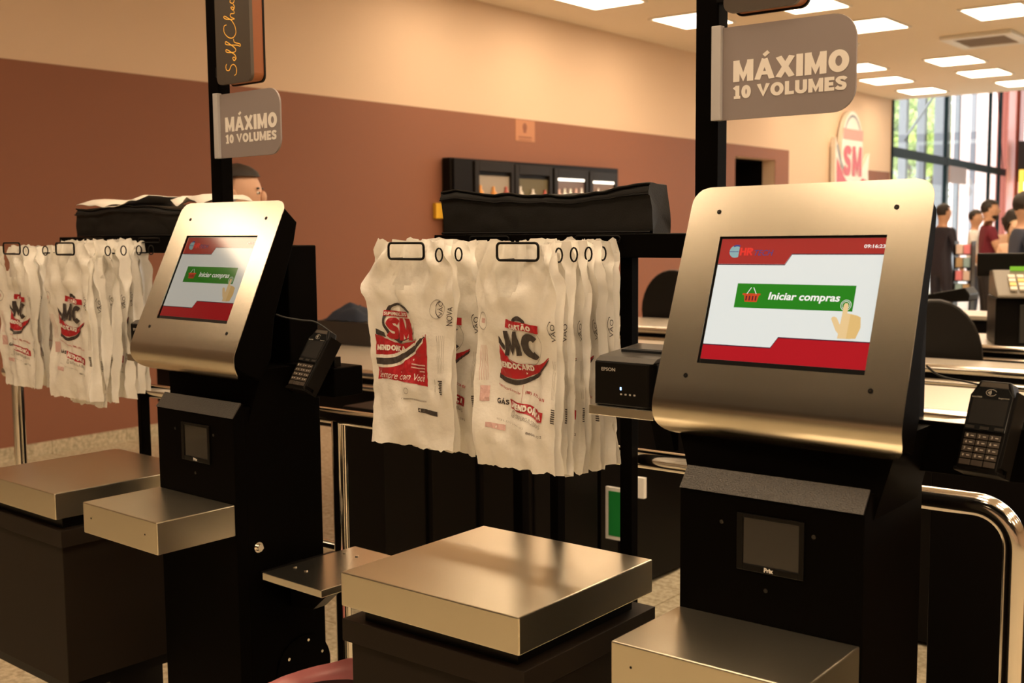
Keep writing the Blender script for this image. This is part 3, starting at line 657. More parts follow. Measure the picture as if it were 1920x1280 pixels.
def arm(Lk):
    o, a = station(Lk); e = tag(empty('terminal_arm', o, a), ('black bracket arm behind the card terminal of the left kiosk' if Lk else 'black bracket arm behind the card terminal of the right kiosk'), 'bracket')
    z0, z1 = (1.15, 1.235) if not Lk else (1.165, 1.235)
    y0 = -.055 if not Lk else -.11
    x1 = .02 if not Lk else -.02
    MB().prism([(-.2055, y0), (x1, y0), (x1, y0+.09), (-.10, y0+.09), (-.16, y0+.03), (-.2055, y0+.03)], lambda x, y, z: (x, y, z), z0, z1).build('arm_box', BLACK, e, bevel=.003)
    MB().box(-.12, -.03, y0+.01, y0+.03, z1+.0016, z1+.025).build('hinge', BLACK2, e)
    if not Lk: MB().prism([(-.2055, y0+.001), (x1-.002, y0+.001), (x1-.002, y0+.088), (-.10, y0+.088), (-.16, y0+.03), (-.2055, y0+.03)], lambda x, y, z: (x, y, z), z1, z1+.0015).build('top_plate', STEELS, e)
arm(False); arm(True)
# cables
def cable(pts, r, label, name='cable', m=RUBBER): tag(MB().tube(cat(pts, 8), r, 6).build(name, m), label, 'cable')
tR = MtR @ Vector((12, 20, 160)); cable([to_world(False, (-.165, -.12, 1.335)), to_world(False, (-.15, -.10, 1.318)), to_world(False, (-.12, -.06, 1.306)), tR], .0018, 'thin black cable from the right kiosk to its card terminal')
tL = MtL @ Vector((60, 20, 166)); cable([to_world(True, (-.1665, -.16, 1.36)), to_world(True, (-.14, -.16, 1.355)), to_world(True, (-.10, -.14, 1.348)), to_world(True, (-.07, -.12, 1.343)), tL], .0022, 'thin black cable looping from the left kiosk to its card terminal')

# ------------------------------------------------------------------ receipt printers on trays
def printer(Lk):
    o, a = station(Lk); e = tag(empty('receipt_printer', o, a), ('black receipt printer mostly hidden behind the bags of the left kiosk' if Lk else 'black cube receipt printer with a blue light beside the right screen'), 'printer')
    x0, x1, y0, y1, z0, z1 = -.749, -.622, -.2, -.05, 1.232, 1.322
    MB().prism([(x0, y0), (x1-.012, y0), (x1, y0+.012), (x1, y1), (x0, y1)], lambda x, y, z: (x, y, z), z0, z1-.008).build('body', BLACK2, e, bevel=.003)
    MB().prism([(y0+.001, z1-.008), (y0+.016, z1), (y1, z1+.012), (y1, z1-.008)], lambda a_, b_, d: (d, a_, b_), x0+.001, x1-.001).build('lid', mat('printer_lid', (.05, .045, .04), .3), e, bevel=.001)
    MB().box(x0+.02, x1-.02, y0+.06, y0+.085, z1+.0035, z1+.0085).build('paper_slot', mat('slot_black', (.002, .002, .002), .9), e)
    Flat().text('EPSON', -.733, 1.296, -.703, 1.3025, 0, bold=.02).build('maker_mark', [INKG], lambda x, y, z: (x, y0-.0008, y), e)
    MB().box(-.6925, -.6895, y0-.0009, y0, 1.2625, 1.268).build('status_light', mat('blue_led', (.2, .4, 1), .4, emis=(.3, .55, 1), es=2.5), e)
    for i in range(4): MB().box(-.692+i*.0095, -.688+i*.0095, y0-.0006, y0, 1.2535, 1.2565).build('button', INKG, e)
    t = tag(empty('printer_tray', o, a), ('steel tray arm under the left receipt printer' if Lk else 'steel tray arm under the right receipt printer'), 'tray')
    MB().box(-.755, -.616, -.21, -.045, 1.214, 1.2315).build('tray', STEELS, t, bevel=.001)
    MB().prism([(-.09, 1.214), (-.045, 1.214), (-.045, 1.13), (-.06, 1.13)], lambda a_, b_, d: (d, a_, b_), -.70, -.66).build('gusset', BLACK, t)
    MB().box(-.66, -.585, -.075, -.05, 1.17, 1.214).build('tray_arm', BLACK, t)
printer(False); printer(True)

# ------------------------------------------------------------------ bagging scales
def bag_scale(Lk):
    o, a = station(Lk); e = tag(empty('bagging_scale', o, a), ('left bagging scale with a square steel top on a dark pedestal' if Lk else 'right bagging scale with a wide steel top in the centre foreground'), 'scale')
    MB().box(-1.1923, -.7449, -.4386, .0007, .8885-.069, .8885).build('weighing_plate', STEEL, e, bevel=.0025)
    MB().box(-1.16, -.775, -.405, -.03, .787, .8190).build('collar', BLACK2, e)
    mb = MB().box(-1.206, -.745, -.425, .012, .742, .787); mb.build('rim_box', PED, e, bevel=.001)
    MB().box(-1.190, -.762, -.415, .0, .365, .742).build('pedestal', PED, e, bevel=.002)
    MB().box(-1.180, -.772, -.405, -.01, .335, .365).build('lower_lip', BLACK2, e)
    MB().box(-1.05, -.90, -.22, -.05, .02, .335).build('foot_column', BLACK2, e)
    MB().box(-1.15, -.80, -.30, .0, 0, .02).build('foot_plate', BLACK2, e)
bag_scale(False); bag_scale(True)

# steel side shelf on the left kiosk
e = tag(empty('side_shelf', LO, LYAW), 'flat steel side shelf with four rivets between the two stations', 'shelf')
MB().box(-.143, .073, -.242, .051, .732, .75).build('shelf_plate', STEELS, e, bevel=.0015)
MB().prism([(-.206, .70), (-.206, .732), (-.03, .732), (-.06, .68), (-.12, .63), (-.206, .62)], lambda x, z, d: (x, d, z), -.11, -.07).build('bracket', BLACK2, e)
MB().box(-.2055, -.14, -.2, .03, .724, .731).build('mounting_flange', BLACK2, e)
for x, y in ((-.117, -.165), (-.072, -.168), (-.113, -.01), (-.068, -.01)): MB().cyl((x, y, .75), .0045, .0025, seg=12).build('rivet', CHROME, e)
# cover with screws low on the left cabinet
for y, z in ((-.09, .53), (-.04, .50), (-.14, .475)):
    pass
e = tag(empty('cover_plate', LO, LYAW), 'round black cover plate with screws low on the left cabinet', 'cover')
MB().cyl((-.2055, -.075, .45), .085, .003, (1, 0, 0), 36).build('disc', BLACK, e)
for y, z in ((-.062, .52), (-.018, .478), (-.125, .487)): MB().cyl((-.203, y, z), .004, .003, (1, 0, 0), 10).build('screw', CHROME, e)

# ------------------------------------------------------------------ bag racks, hangers, bags
def wire_loop(mb, x0, x1, y, z0, z1, r=.0022, c=.008):
    pts = rrect(x1-x0, z1-z0, c, 4, x0, z0); mb.tube([(a, y, b) for a, b in pts], r, 8, closed=True, cap=False)
def rack(Lk, dx0, dx1, packs):
    o, a = station(Lk); e = tag(empty('bag_rack', o, a), ('black bag rack of the left station, its bar seen above the bags' if Lk else 'black bag rack with a long bar behind the right station bags'), 'rack')
    MB().box(dx0, dx1, .06, .36, 1.497, 1.546).build('top_bar', BLACK, e, bevel=.002)
    MB().box(dx1-.217, dx1-.188, .085, .113, 0, 1.497).build('leg', BLACK, e, bevel=.002)
    MB().box(dx1-.405, dx1-.383, .085, .115, 0, 1.497).build('leg', BLACK, e, bevel=.002)
    MB().box(dx0+.04, dx0+.07, .30, .33, 0, 1.497).build('leg', BLACK, e, bevel=.002)
    for (x0, x1, rows) in packs:
        h = MB(); wire_loop(h, x0, x1, rows[0]-.014, 1.4975, 1.531, .0026)
        for x in ((x0+.006, x0+.03) if Lk else (x0+.006, x1-.03)): h.tube([(x, rows[0]-.014, 1.498), (x, .0605, 1.498)], .0022, 8)
        h.build('bag_hanger', BLACK2, e)
        h = MB(); wire_loop(h, x0-.005, x1+.01, .055, 1.529, 1.542, .0018); h.build('hanger_plate', BLACK2, e)
        for i, y in enumerate(rows[:] if len(rows) < 4 else rows[1:]):
            xr = x1+.048 if len(rows) < 4 else x1+.016
            ring = [(xr+.0035*math.cos(R(an)), y-.020+.0065*math.cos(R(an)), 1.507+.0135*math.sin(R(an))) for an in range(0, 360, 24)]
            MB().tube(ring, .0018, 8, closed=True, cap=False).build('hanger_ring', BLACK2, e)
packsR = [(-1.265, -1.164, [-.2, -.14, -.08]), (-.969, -.868, [-.2, -.15, -.1, -.05, .0])]
packsL = [(-1.425, -1.32, [-.2, -.14, -.08]), (-1.104, -1.002, [-.2, -.15, -.1, -.05, .0, .04])]
rack(False, -1.385, -.662, packsR); rack(True, -1.60, -.80, packsL)

def mc_art():
    f = Flat(True)        # u,v of the MC bag: pixel box of the photo zoom, 731 x 1280 -> bag width 700, height 1700
    X = lambda x: (x+20)/690.; Y = lambda y: 1-(y+570)/1930.
    def P(pts, mi, z=0): f.poly([(X(x), Y(y)) for x, y in pts], mi, z)
    def ST(pts, w, mi, z=0): f.stroke([(X(x), Y(y)) for x, y in pts], w, mi, z)
    P([(262, 82), (552, 125), (552, 192), (262, 152)], 0, 2)
    heavy(f, 'CARTÃO', X(303), Y(162), X(493), Y(118), 2, 3, slope=-.025)
    ST(arc(395, 180, 75, 108, 215, 325, 14), [.004]+[.02]*13+[.004], 1, 1)
    ST(arc(400, 290, 158, 190, -130, 200, 40), .004, 3, 1)
    heavy(f, 'M', X(245), Y(390), X(388), Y(180), 1, 3, t=.26); heavy(f, 'C', X(398), Y(418), X(545), Y(198), 1, 3, t=.27)
    P([(180, 230), (236, 310), (236, 350), (180, 290)], 1)
    top = cat([(183, 305), (250, 390), (350, 455), (440, 465), (530, 445), (610, 395)], 6); bot = cat([(613, 402), (540, 480), (460, 545), (370, 585), (270, 580), (175, 560)], 6)
    P(top+bot, 0)
    heavy(f, 'MENDOCARD', X(190), Y(484), X(457), Y(432), 2, 3, t=.24, slope=-.055)
    ST(cat([(170, 572), (240, 600), (330, 618), (430, 590), (530, 500), (612, 412)], 6), [.022]*18+[.018]*6+[.012]*5+[.004]*2, 1)
    f.text('mendocard.com.br', X(165), Y(655), X(362), Y(632), 0, 0, slope=-.12).text('(88) 1770 26 01', X(390), Y(720), X(588), Y(690), 0, 0, bold=.02, slope=-.08)
    P([(372, 640), (376, 640), (376, 790), (372, 790)], 4)
    heavy(f, 'GÁS', X(158), Y(806), X(255), Y(764), 1, 0, t=.24, slope=-.03)
    P([(262, 765), (583, 848), (578, 925), (540, 925), (275, 842)], 0)
    heavy(f, 'MENDONÇA', X(285), Y(832), X(570), Y(780), 2, 3, t=.25, slope=-.1)
    heavy(f, 'SUPERGASBRAS', X(325), Y(918), X(562), Y(885), 3, 0, t=.2, slope=-.1)
    ST(arc(297, 890, 17, 26, 0, 360, 16), .006, 3)
    ST(arc(297, 890, 8, 12, 0, 360, 10), .005, 3)
    f.text('4031-1212 | 9999-1212', X(172), Y(945), X(425), Y(925), 3, 0, slope=-.1).text('8809-1212', X(445), Y(1045), X(580), Y(1025), 1, 0, slope=-.04)
    # back print and gusset print showing through
    ST(arc(40, 110, 40, 75, 0, 360, 24), .005, 3); P([(20, 85), (60, 90), (58, 130), (22, 126)], 4)
    for i in range(5): P([(10+i*13, 320), (13+i*13, 320), (20+i*13, 620), (17+i*13, 620)], 4)
    P([(20, 665), (95, 668), (98, 800), (24, 796)], 4)
    P([(100, 975), (240, 980), (240, 1030), (100, 1015)], 4)
    ST(arc(643, 150, 20, 60, 90, 270, 12), .004, 1); f.text('VÂO', X(632), Y(260), X(668), Y(110), 1, 0, rot=True)
    for i in range(3): P([(640+i*9, 420), (642+i*9, 420), (642+i*9, 740), (640+i*9, 740)], 3)
    for i in range(7): P([(640, 815+i*18), (668, 815+i*18), (668, 825+i*18), (640, 825+i*18)], 1)
    return f
def sm_art():
    f = Flat(True)
    X = lambda x: (x-30)/600.; Y = lambda y: 1-(y+392)/1600.
    def P(pts, mi, z=0): f.poly([(X(x), Y(y)) for x, y in pts], mi, z)
    def ST(pts, w, mi, z=0): f.stroke([(X(x), Y(y)) for x, y in pts], w, mi, z)
    P([(62, 345), (120, 365), (200, 408), (262, 412), (340, 395), (400, 365), (455, 325), (460, 725), (380, 715), (300, 708), (180, 695), (70, 705)], 0)
    P([(72, 302), (140, 332), (150, 368), (72, 345)], 1)
    ST(cat([(62, 558), (180, 552), (280, 500), (370, 430), (452, 335)], 8), [.062]*16+[.052]*8+[.04]*6+[.012]*3, 2, 1)
    ST(cat([(62, 560), (180, 554), (280, 502), (370, 432), (448, 345)], 8), [.032]*16+[.028]*8+[.02]*6+[.006]*3, 1, 2)
    P(arc(262, 262, 105, 138, 0, 350, 30), 2, 1)
    ST(arc(262, 245, 116, 142, 30, 325, 40)[::1], [.006]*8+[.026]*20+[.012]*13, 1, 2)
    P([(145, 157), (345, 160), (345, 203), (145, 200)], 0, 3)
    heavy(f, 'SUPERMERCADOS', X(150), Y(194), X(342), Y(168), 2, 4, t=.2)
    heavy(f, 'S', X(163), Y(382), X(247), Y(212), 0, 3, t=.27); heavy(f, 'M', X(254), Y(385), X(354), Y(212), 0, 3, t=.3)
    heavy(f, 'MENDONÇA', X(78), Y(472), X(290), Y(428), 2, 3, t=.25)
    f.text('Sempre com Você', X(90), Y(705), X(445), Y(635), 2, 3, shear=.35)
    for i, (a, b) in enumerate(((335, 450), (335, 450), (400, 448))): P([(a, 560+i*24), (b, 562+i*24), (b, 572+i*24), (a, 570+i*24)], 5, 3)
    ST(arc(305, 775, 18, 22, 0, 360, 16), .004, 3); P([(265, 830), (440, 838), (440, 850), (265, 842)], 3)
    P([(370, 898), (512, 908), (512, 946), (370, 930)], 1); f.text('4', X(380), Y(925), X(398), Y(903), 2, 3)
    ST(arc(522, 130, 44, 72, 0, 360, 26), .005, 3); f.text('VÂO', X(528), Y(180), X(556), Y(70), 1, 0, rot=True)
    ST(arc(548, 130, 34, 62, 100, 260, 14), .006, 1); f.text('NOVA', X(582), Y(255), X(622), Y(110), 1, 0, rot=True)
    for i in range(5): P([(527+i*10, 330), (529+i*10, 330), (531+i*10, 615), (529+i*10, 615)], 3)
    for i in range(8): P([(528+(i % 2)*8, 668+i*14), (566, 668+i*14), (566, 677+i*14), (528+(i % 2)*8, 677+i*14)], 1)
    P([(500, 660), (503, 660), (503, 760), (500, 760)], 3)
    return f
ART = {'MC': mc_art(), 'SM': sm_art()}
INKS = [INKR, INKK, INKW, INKG, INKP, INKP]
def bag_surface(x0, x1, y, z0, z1, seed, narrow=1., bulge=0.):
    W = x1-x0; H = z1-z0; sv = Vector((seed*3.7, seed*1.3, 0))
    hc = .5
    def S(u, v, d=0.):
        uu = u
        t = max(0., (v-.80)/.20); sh = t*t*(3-2*t)
        w = 1-.13*sh*narrow+.05*noise.noise(Vector((seed, v*3.2, 7)))
        xc = (x0+x1)/2
        x = xc+(uu-.5)*W*w+.010*noise.noise(Vector((seed*2, v*4+u*1.5, 3)))
        if bulge: x += -bulge*math.exp(-((v-.78)/.05)**2)*(1-u)
        z = z0+v*H
        p = Vector((x*9, z*6, 0))+sv
        n = .018*noise.noise(p)+.013*noise.noise(Vector((x*24, z*9, seed)))+.0045*noise.noise(p*5.1)+.0035*abs(noise.noise(p*9.3))
        q_ = 3*noise.noise(Vector((u*2, v*3, seed)))
        g_ = max(0., 1-abs(v-.86)/.2)
        pl = .0045*math.sin(u*21+seed+q_)*(.35+sh)+.011*(sh+g_*.6)*math.sin((u-.5)*(34-12*g_)+q_*1.5)-.010*math.exp(-((v-.75)/.045)**2)*math.exp(-((u-.46)/.25)**2)
        yy = y+(n+pl)*min(1., 1.4-sh)
        z += .004*noise.noise(Vector((u*7, seed, 1)))*(1-v)+max(0, v-.92)/.08*(.012*noise.noise(Vector((u*6, seed, 4)))+.008*noise.noise(Vector((u*17, seed, 4)))-.004)
        if v < .03: z += .007*noise.noise(Vector((u*14, seed*2., 2)))
        return Vector((x, yy-d, z))
    return S
def make_bag(Lk, x0, x1, y, z0, z1, seed, art, label, group=None, bulge=0., rz=0, front=False):
    o, a = station(Lk)
    e = tag(empty('carrier_bag', o, a), label, 'bag', group)
    S = bag_surface(x0, x1, y, z0, z1, seed, 1., bulge)
    nu, nv = 26, 46
    mb = MB(); vs = []; fs = []
    for j in range(nv+1):
        for i in range(nu+1): vs.append(S(i/nu, j/nv))
    def neck(u, v): return v > .75 and abs(u-.46) < .25*math.sqrt(max(0, (v-.75)/.25))
    for j in range(nv):
        for i in range(nu):
            if neck((i+.5)/nu, (j+.5)/nv): continue
            k = j*(nu+1)+i; fs.append((k, k+1, k+nu+2, k+nu+1))
    mb.add(vs, fs, 0, True); fo = mb.build('front_sheet', BAG, e)
    S2 = bag_surface(x0, x1, y+.024, z0-.004, z1+.003, seed+5, 1.)
    mb = MB(); vs = [S2(i/18, j/30) for j in range(31) for i in range(19)]
    mb.add(vs, [(j*19+i, j*19+i+1, j*19+i+20, j*19+i+19) for j in range(30) for i in range(18)], 0, True); mb.build('back_sheet', BAG, e)
    # side gusset joining both sheets
    mb = MB(); vs = []
    for j in range(nv+1):
        v = j/nv; A = S(1, v); B = S2(1, v); m_ = (A+B)/2-Vector((.012, 0, 0)); vs += [A, m_, B]
    mb.add(vs, [(j*3+k, j*3+k+1, j*3+k+4, j*3+k+3) for j in range(nv) for k in range(2)], 0, True); mb.build('gusset', BAG, e)
    if art:
        f = ART[art]
        f.build('printed_logo', INKS, lambda u, v, z: S(u, v, .0012+z*.0006), e, maxlen=.022)
    return e
gR = 'stack of bags behind'
make_bag(False, -1.337, -1.105, -.2, 1.098, 1.538, 1.2, 'SM', 'front white carrier bag with the red SM print', bulge=.02)
make_bag(False, -1.33, -1.093, -.14, 1.085, 1.536, 2.7, 'MC', 'second carrier bag in the SM pack, just behind the front bag')
make_bag(False, -1.35, -1.11, -.08, 1.08, 1.536, 3.9, 'MC', 'rearmost carrier bag in the SM pack')
make_bag(False, -1.037, -.840, -.2, 1.085, 1.534, 5.1, 'MC', 'front white carrier bag with the large MC card print')
lb = ['second bag of the right station MC pack', 'third bag of the right station MC pack', 'fourth bag of the right station MC pack', 'rearmost bag of the right station MC pack, next to the printer']
for k, y in enumerate((-.15, -.1, -.05, 0.)): make_bag(False, -1.04+.004*k, -.847+.003*k, y, 1.075-.004*k+(.01 if k == 3 else 0), 1.535, 6.3+k*1.7, 'MC', lb[k])
make_bag(True, -1.50, -1.295, -.2, 1.09, 1.520, 8.2, 'MC', 'front bag of the leftmost pack, at the left edge of the picture')
make_bag(True, -1.545, -1.345, -.14, 1.085, 1.52, 9.1, 'MC', 'second bag of the leftmost pack')
make_bag(True, -1.585, -1.385, -.08, 1.08, 1.52, 10.4, 'MC', 'rearmost bag of the leftmost pack')
make_bag(True, -1.19, -.962, -.2, 1.08, 1.532, 11.5, 'MC', 'front bag of the left station pack beside the kiosk')
lb = ['second bag of the left station pack beside the kiosk', 'third bag of the left station pack beside the kiosk', 'fourth bag of the left station pack beside the kiosk', 'fifth bag of the left station pack beside the kiosk', 'rearmost flared bag of the left station pack, touching the kiosk']
for k, y in enumerate((-.15, -.1, -.05, 0., .035)): make_bag(True, -1.20-.015*k, -1.0-.017*k, y, 1.055+.006*k, 1.535+.004*(k % 2), 12.6+k*1.3, 'MC', lb[k])

# black zipped soft cases on the racks
CLOTH = mat('black_nylon', (.006, .005, .0042), .55, bump=.25, bscale=500, spec=.25)
def soft_case(Lk, x0, x1, y0, y1, z0, z1, seed, label):
    o, a = station(Lk); e = tag(empty('soft_case', o, a), label, 'case')
    nx, nr = 60, 28
    def ring(u, t):    # t around the cross-section
        s = rr = .018
        pts = rrect(y1-y0, z1-z0, .014, 3, y0, z0)
        L = len(pts); q = t*L; i = int(q) % L; fr = q-int(q); p = pts[i]; p2 = pts[(i+1) % L]
        return p[0]+(p2[0]-p[0])*fr, p[1]+(p2[1]-p[1])*fr
    vs = []; 
    def sec(n):
        out = []
        for (ya, za, yb, zb, k) in ((y0, z0, y1, z0, 8), (y1, z0, y1, z1, 7), (y1, z1, y0, z1, 8), (y0, z1, y0, z0, 12)):
            for i in range(k): out.append((ya+(yb-ya)*i/k, za+(zb-za)*i/k))
        return out
    base = sec(0); nb = len(base)
    for i in range(nx+1):
        u = i/nx; x = x0+(x1-x0)*u
        for (y, z) in base:
            p = Vector((x*6+seed, y*6, z*7)); n = noise.noise(p)*.014+noise.noise(p*2.6)*.006+noise.noise(p*6)*.003
            zz = z; yy = y
            kz = (z-z0)/(z1-z0)
            zz += kz*(n*.9+.008*math.sin(u*7+seed)); 
            if y < y0+.001: yy += -abs(n)*.7*(math.sin(kz*math.pi))
            if abs(kz-.86) < .05 and y < y0+.001: yy -= .005
            vs.append((x+(.006*math.sin(kz*3+seed) if i in (0, nx) else 0), yy, max(zz, z0)))
    fs = [(i*nb+k, i*nb+(k+1) % nb, (i+1)*nb+(k+1) % nb, (i+1)*nb+k) for i in range(nx) for k in range(nb)]
    fs = [f[::-1] for f in fs]
    mb = MB().add(vs, fs, 0, True).add(vs[:nb]+[(x0, (y0+y1)/2, (z0+z1)/2)], [(i, (i+1) % nb, nb) for i in range(nb)], 0, True).add(vs[-nb:]+[(x1, (y0+y1)/2, (z0+z1)/2)], [((i+1) % nb, i, nb) for i in range(nb)], 0, True)
    mb.build('case_body', CLOTH, e)
    for kz, nm in ((.985, 'piping'), (.80, 'zip'), (.02, 'piping')):
        pts = []
        for i in range(nx+1):
            x = x0+(x1-x0)*i/nx; z = z0+(z1-z0)*kz; p = Vector((x*6+seed, y0*6, z*7)); n = noise.noise(p)*.014+noise.noise(p*2.6)*.006+noise.noise(p*6)*.003
            pts.append((x, y0-.002-(abs(n)*.7*math.sin(kz*math.pi))-(.004 if nm == 'zip' else 0), max(z0+.003, z+kz*(n*.9+.008*math.sin(i/nx*7+seed)))))
        MB().tube(pts, .0028 if nm == 'piping' else .0022, 6).build(nm, BLACK2, e)
    return e
soft_case(False, -1.375, -.80, .08, .15, 1.5465, 1.635, 1.0, 'black zipped soft case lying on the rack of the right station')
soft_case(True, -1.55, -.83, .10, .35, 1.5465, 1.640, 4.0, 'black zipped soft case lying on the left rack under loose white sheets')
def sheet(Lk, x0, x1, y0, y1, z, seed, label, curl):
    o, a = station(Lk); n = 30; vs = []
    for j in range(7):
        for i in range(n+1):
            u = i/n; v = j/6; x = x0+(x1-x0)*u; y = y0+(y1-y0)*v
            zz = z+.010*math.sin(u*8+seed)+.006*noise.noise(Vector((u*6, v*3, seed)))+.03*curl*max(0, u-.8)**1*5*.2
            if j == 0: zz -= .012+.004*math.sin(u*9)
            vs.append((x, y-(.012 if j == 0 else 0), zz))
    mb = MB().add(vs, [(j*(n+1)+i, j*(n+1)+i+1, (j+1)*(n+1)+i+1, (j+1)*(n+1)+i) for j in range(6) for i in range(n)], 0, True)
    ob = mb.build('loose_sheet', mat('white_sheet', (.8, .75, .68), .45)); ob.location = o; ob.rotation_euler = (0, 0, a)
    s = ob.modifiers.new('s', 'SOLIDIFY'); s.thickness = .002
    tag(ob, label, 'sheet')
sheet(True, -1.53, -1.17, .10, .30, 1.660, .5, 'crumpled white sheet on the left end of the left soft case', 1.)
sheet(True, -1.01, -.86, .12, .30, 1.662, 2.5, 'curled grey white sheet on the soft case just behind the left screen', .3)

# ------------------------------------------------------------------ guard rail with posts
e = tag(empty('guard_rail', RO), 'polished chrome guard rail running behind both kiosks', 'rail')
RY, RZ, RR = .15, 1.058, .0215
bend = [(-.16+.07*math.sin(R(an)), RY, RZ-.07+.07*math.cos(R(an))) for an in range(0, 91, 9)]
MB().tube([(-3.6, RY, RZ), (-2.5, RY, RZ), (-1.2, RY, RZ), (-.5, RY, RZ)]+bend+[(-.09, RY, .7), (-.09, RY, .02)], RR, 20).build('top_rail', CHROME, e)
for x in (-1.825, -3.53): MB().tube([(x, RY, .02), (x, RY, RZ-.01)], RR, 20).build('upright', CHROME, e)
MB().tube([(-1.885-.5, RY, .695), (-1.825, RY, .695)], .013, 14).build('lower_rail', CHROME, e)
for x in (-1.825, -3.53, -.09): MB().cyl((x, RY, 0), .05, .02, seg=24).build('floor_flange', CHROME, e)

# ------------------------------------------------------------------ waste bin
e = tag(empty('waste_bin', to_world(True, (.075, -.215, 0))), 'waste bin lined with a pink plastic bag, low between the stations', 'bin')
MB().tube([(0, 0, 0), (0, 0, .47)], [.13, .16], 28).build('bin_body', BLACK2, e)
PINK = mat('pink_bin_liner', (.58, .2, .2), .3, bump=.4, bscale=25)
vs = []; ns = 48
prof = [(.165, .34), (.172, .41), (.178, .48), (.183, .505), (.172, .51), (.16, .48), (.13, .38), (.10, .29)]
for j, (r_, z) in enumerate(prof):
    for i in range(ns):
        an = 2*math.pi*i/ns; w = 1+.05*noise.noise(Vector((math.cos(an)*2.5, math.sin(an)*2.5, j*.25))); zz = z+.02*noise.noise(Vector((math.cos(an)*1.6, math.sin(an)*1.6, 5)))
        if j == 0: zz += .04*noise.noise(Vector((math.cos(an)*4, math.sin(an)*4, 9)))
        vs.append((r_*w*math.cos(an), r_*w*math.sin(an), zz))
MB().add(vs, [(j*ns+i, j*ns+(i+1) % ns, (j+1)*ns+(i+1) % ns, (j+1)*ns+i) for j in range(len(prof)-1) for i in range(ns)], 0, True).build('liner', PINK, e)

# ------------------------------------------------------------------ checkout counters behind
CK = mat('counter_black_laminate', (.005, .004, .0035), .4, spec=.12); CTOP = mat('counter_top_steel', (.62, .56, .47), .3, .35)
def counter(x0, x1, y0, y1, z, label, rails=True, foot=.02, body_x=None):
    e = tag(empty('checkout_counter', ((x0+x1)/2, (y0+y1)/2, 0)), label, 'counter')
    cx, cy = (x0+x1)/2, (y0+y1)/2
    MB().box(x0-cx, x1-cx, y0-cy, y1-cy, z-.03, z).build('worktop', CTOP, e, bevel=.004)
    bx0, bx1 = body_x or (x0, x1)
    MB().box(bx0-cx+.02, bx1-cx-.02, y0-cy+.05, y1-cy-.05, foot, z-.03).build('cabinet', CK, e)
    MB().box(x0-cx, x1-cx, y0-cy+.02, y0-cy+.05, z-.30, z-.03).build('fascia', CK, e)
    if rails:
        for dz in (-.012, -.075): MB().tube([(x0-cx, y0-cy-.03, z+dz), (x1-cx, y0-cy-.03, z+dz)], .022 if dz > -.03 else .016, 12).build('bumper_rail', CHROME, e)
    return e
counter(-5.6, -2.55, 3.75, 4.95, .9, 'steel-topped checkout counter seen between the left kiosk and the bags', True, body_x=(-3.97, -2.55))
counter(-3.75, -.2, 5.45, 5.75, .9, 'checkout counter with chrome bumpers behind the right kiosk', True)
counter(-4.8, -.6, 6.5, 7.25, .9, 'farther checkout counter carrying the till', True)
counter(-1.75, -.6, 4.1, 4.75, .9, 'checkout counter with mirror-bright top right of the right kiosk', True)
e = tag(empty('counter_end', RO), 'tall black counter end behind the chrome rail at the lower right', 'counter')
MB().box(-.355, .9, .5, 1.0, .03, 1.07).build('side_panel', CK, e, bevel=.004)
MB().box(-.33, .88, .52, .98, 0, .03).build('plinth', BLACK2, e)
counter(-5.0, -.8, 8.0, 8.5, .95, 'farthest checkout counter in front of the people', False)
# panels and dark cabinet under the first counter
e = tag(empty('dark_cabinet', (-3.3, 3.4, 0)), 'tall black cabinet standing behind the right bagging scale', 'cabinet')
MB().box(-.15, .85, -.2, .2, .02, .84).build('carcass', CK, e, bevel=.004)
for x in (.10, .36, .62): MB().box(x, x+.22, -.215, -.2, .06, .80).build('door', mat('cabinet_door_black', (.005, .004, .0035), .3, spec=.15), e, bevel=.003)
e = tag(empty('green_sign', (-2.42, 3.70, .33)), 'small green and white framed sign low behind the rack leg', 'sign')
MB().box(-.06, .06, 0, .012, 0, .21).build('frame', WHITEP, e); MB().box(-.01, .01, .012, .03, -.33, .15).build('stand', BLACK2, e); MB().box(-.08, .08, -.02, .12, -.33, -.318).build('foot', BLACK2, e); MB().box(-.045, .045, -.002, 0, .015, .195).build('green_face', mat('sign_green', (.01, .22, .04), .5), e)
mb = MB().box(-2.38, -2.29, 3.68, 3.70, .52, .60); tag(mb.build('paper_label', WHITEP), 'pale paper label on the counter behind the right kiosk', 'label')
e = tag(empty('framed_notice', (-4.36, 3.72, .33)), 'narrow white notice seen between the left kiosk and the chrome post', 'notice')
MB().box(-.05, .05, 0, .01, 0, .2).build('sheet', WHITEP, e); MB().box(-.06, .06, .01, .02, -.01, .21).build('backing', BLACK2, e)
e = tag(empty('storage_box', (-4.87, 4.68, .9)), 'black box on the counter under a blue cloth', 'box')
MB().box(-.24, .24, -.14, .14, .001, .135).build('carton', mat('box_black', (.03, .026, .022), .5), e, bevel=.004)
vs = []; n = 16
for j in range(n+1):
    for i in range(n+1):
        u, v = i/n-.5, j/n-.5; h = .10*max(0, 1-(abs(u)*2)**3)*max(0, 1-(abs(v)*2)**3); vs.append((u*.34, v*.26, .18+h*(.75+.6*noise.noise(Vector((u*5, v*5, 1))))+.01*noise.noise(Vector((u*20, v*20, 2)))))
mb = MB().add(vs, [(j*(n+1)+i, j*(n+1)+i+1, (j+1)*(n+1)+i+1, (j+1)*(n+1)+i) for j in range(n) for i in range(n)], 0, True)
ob = mb.build('folded_cloth', mat('navy_cloth', (.02, .03, .055), .8)); ob.location = (-4.90, 4.68, .86); tag(ob, 'crumpled navy blue cloth on top of the black box', 'cloth')

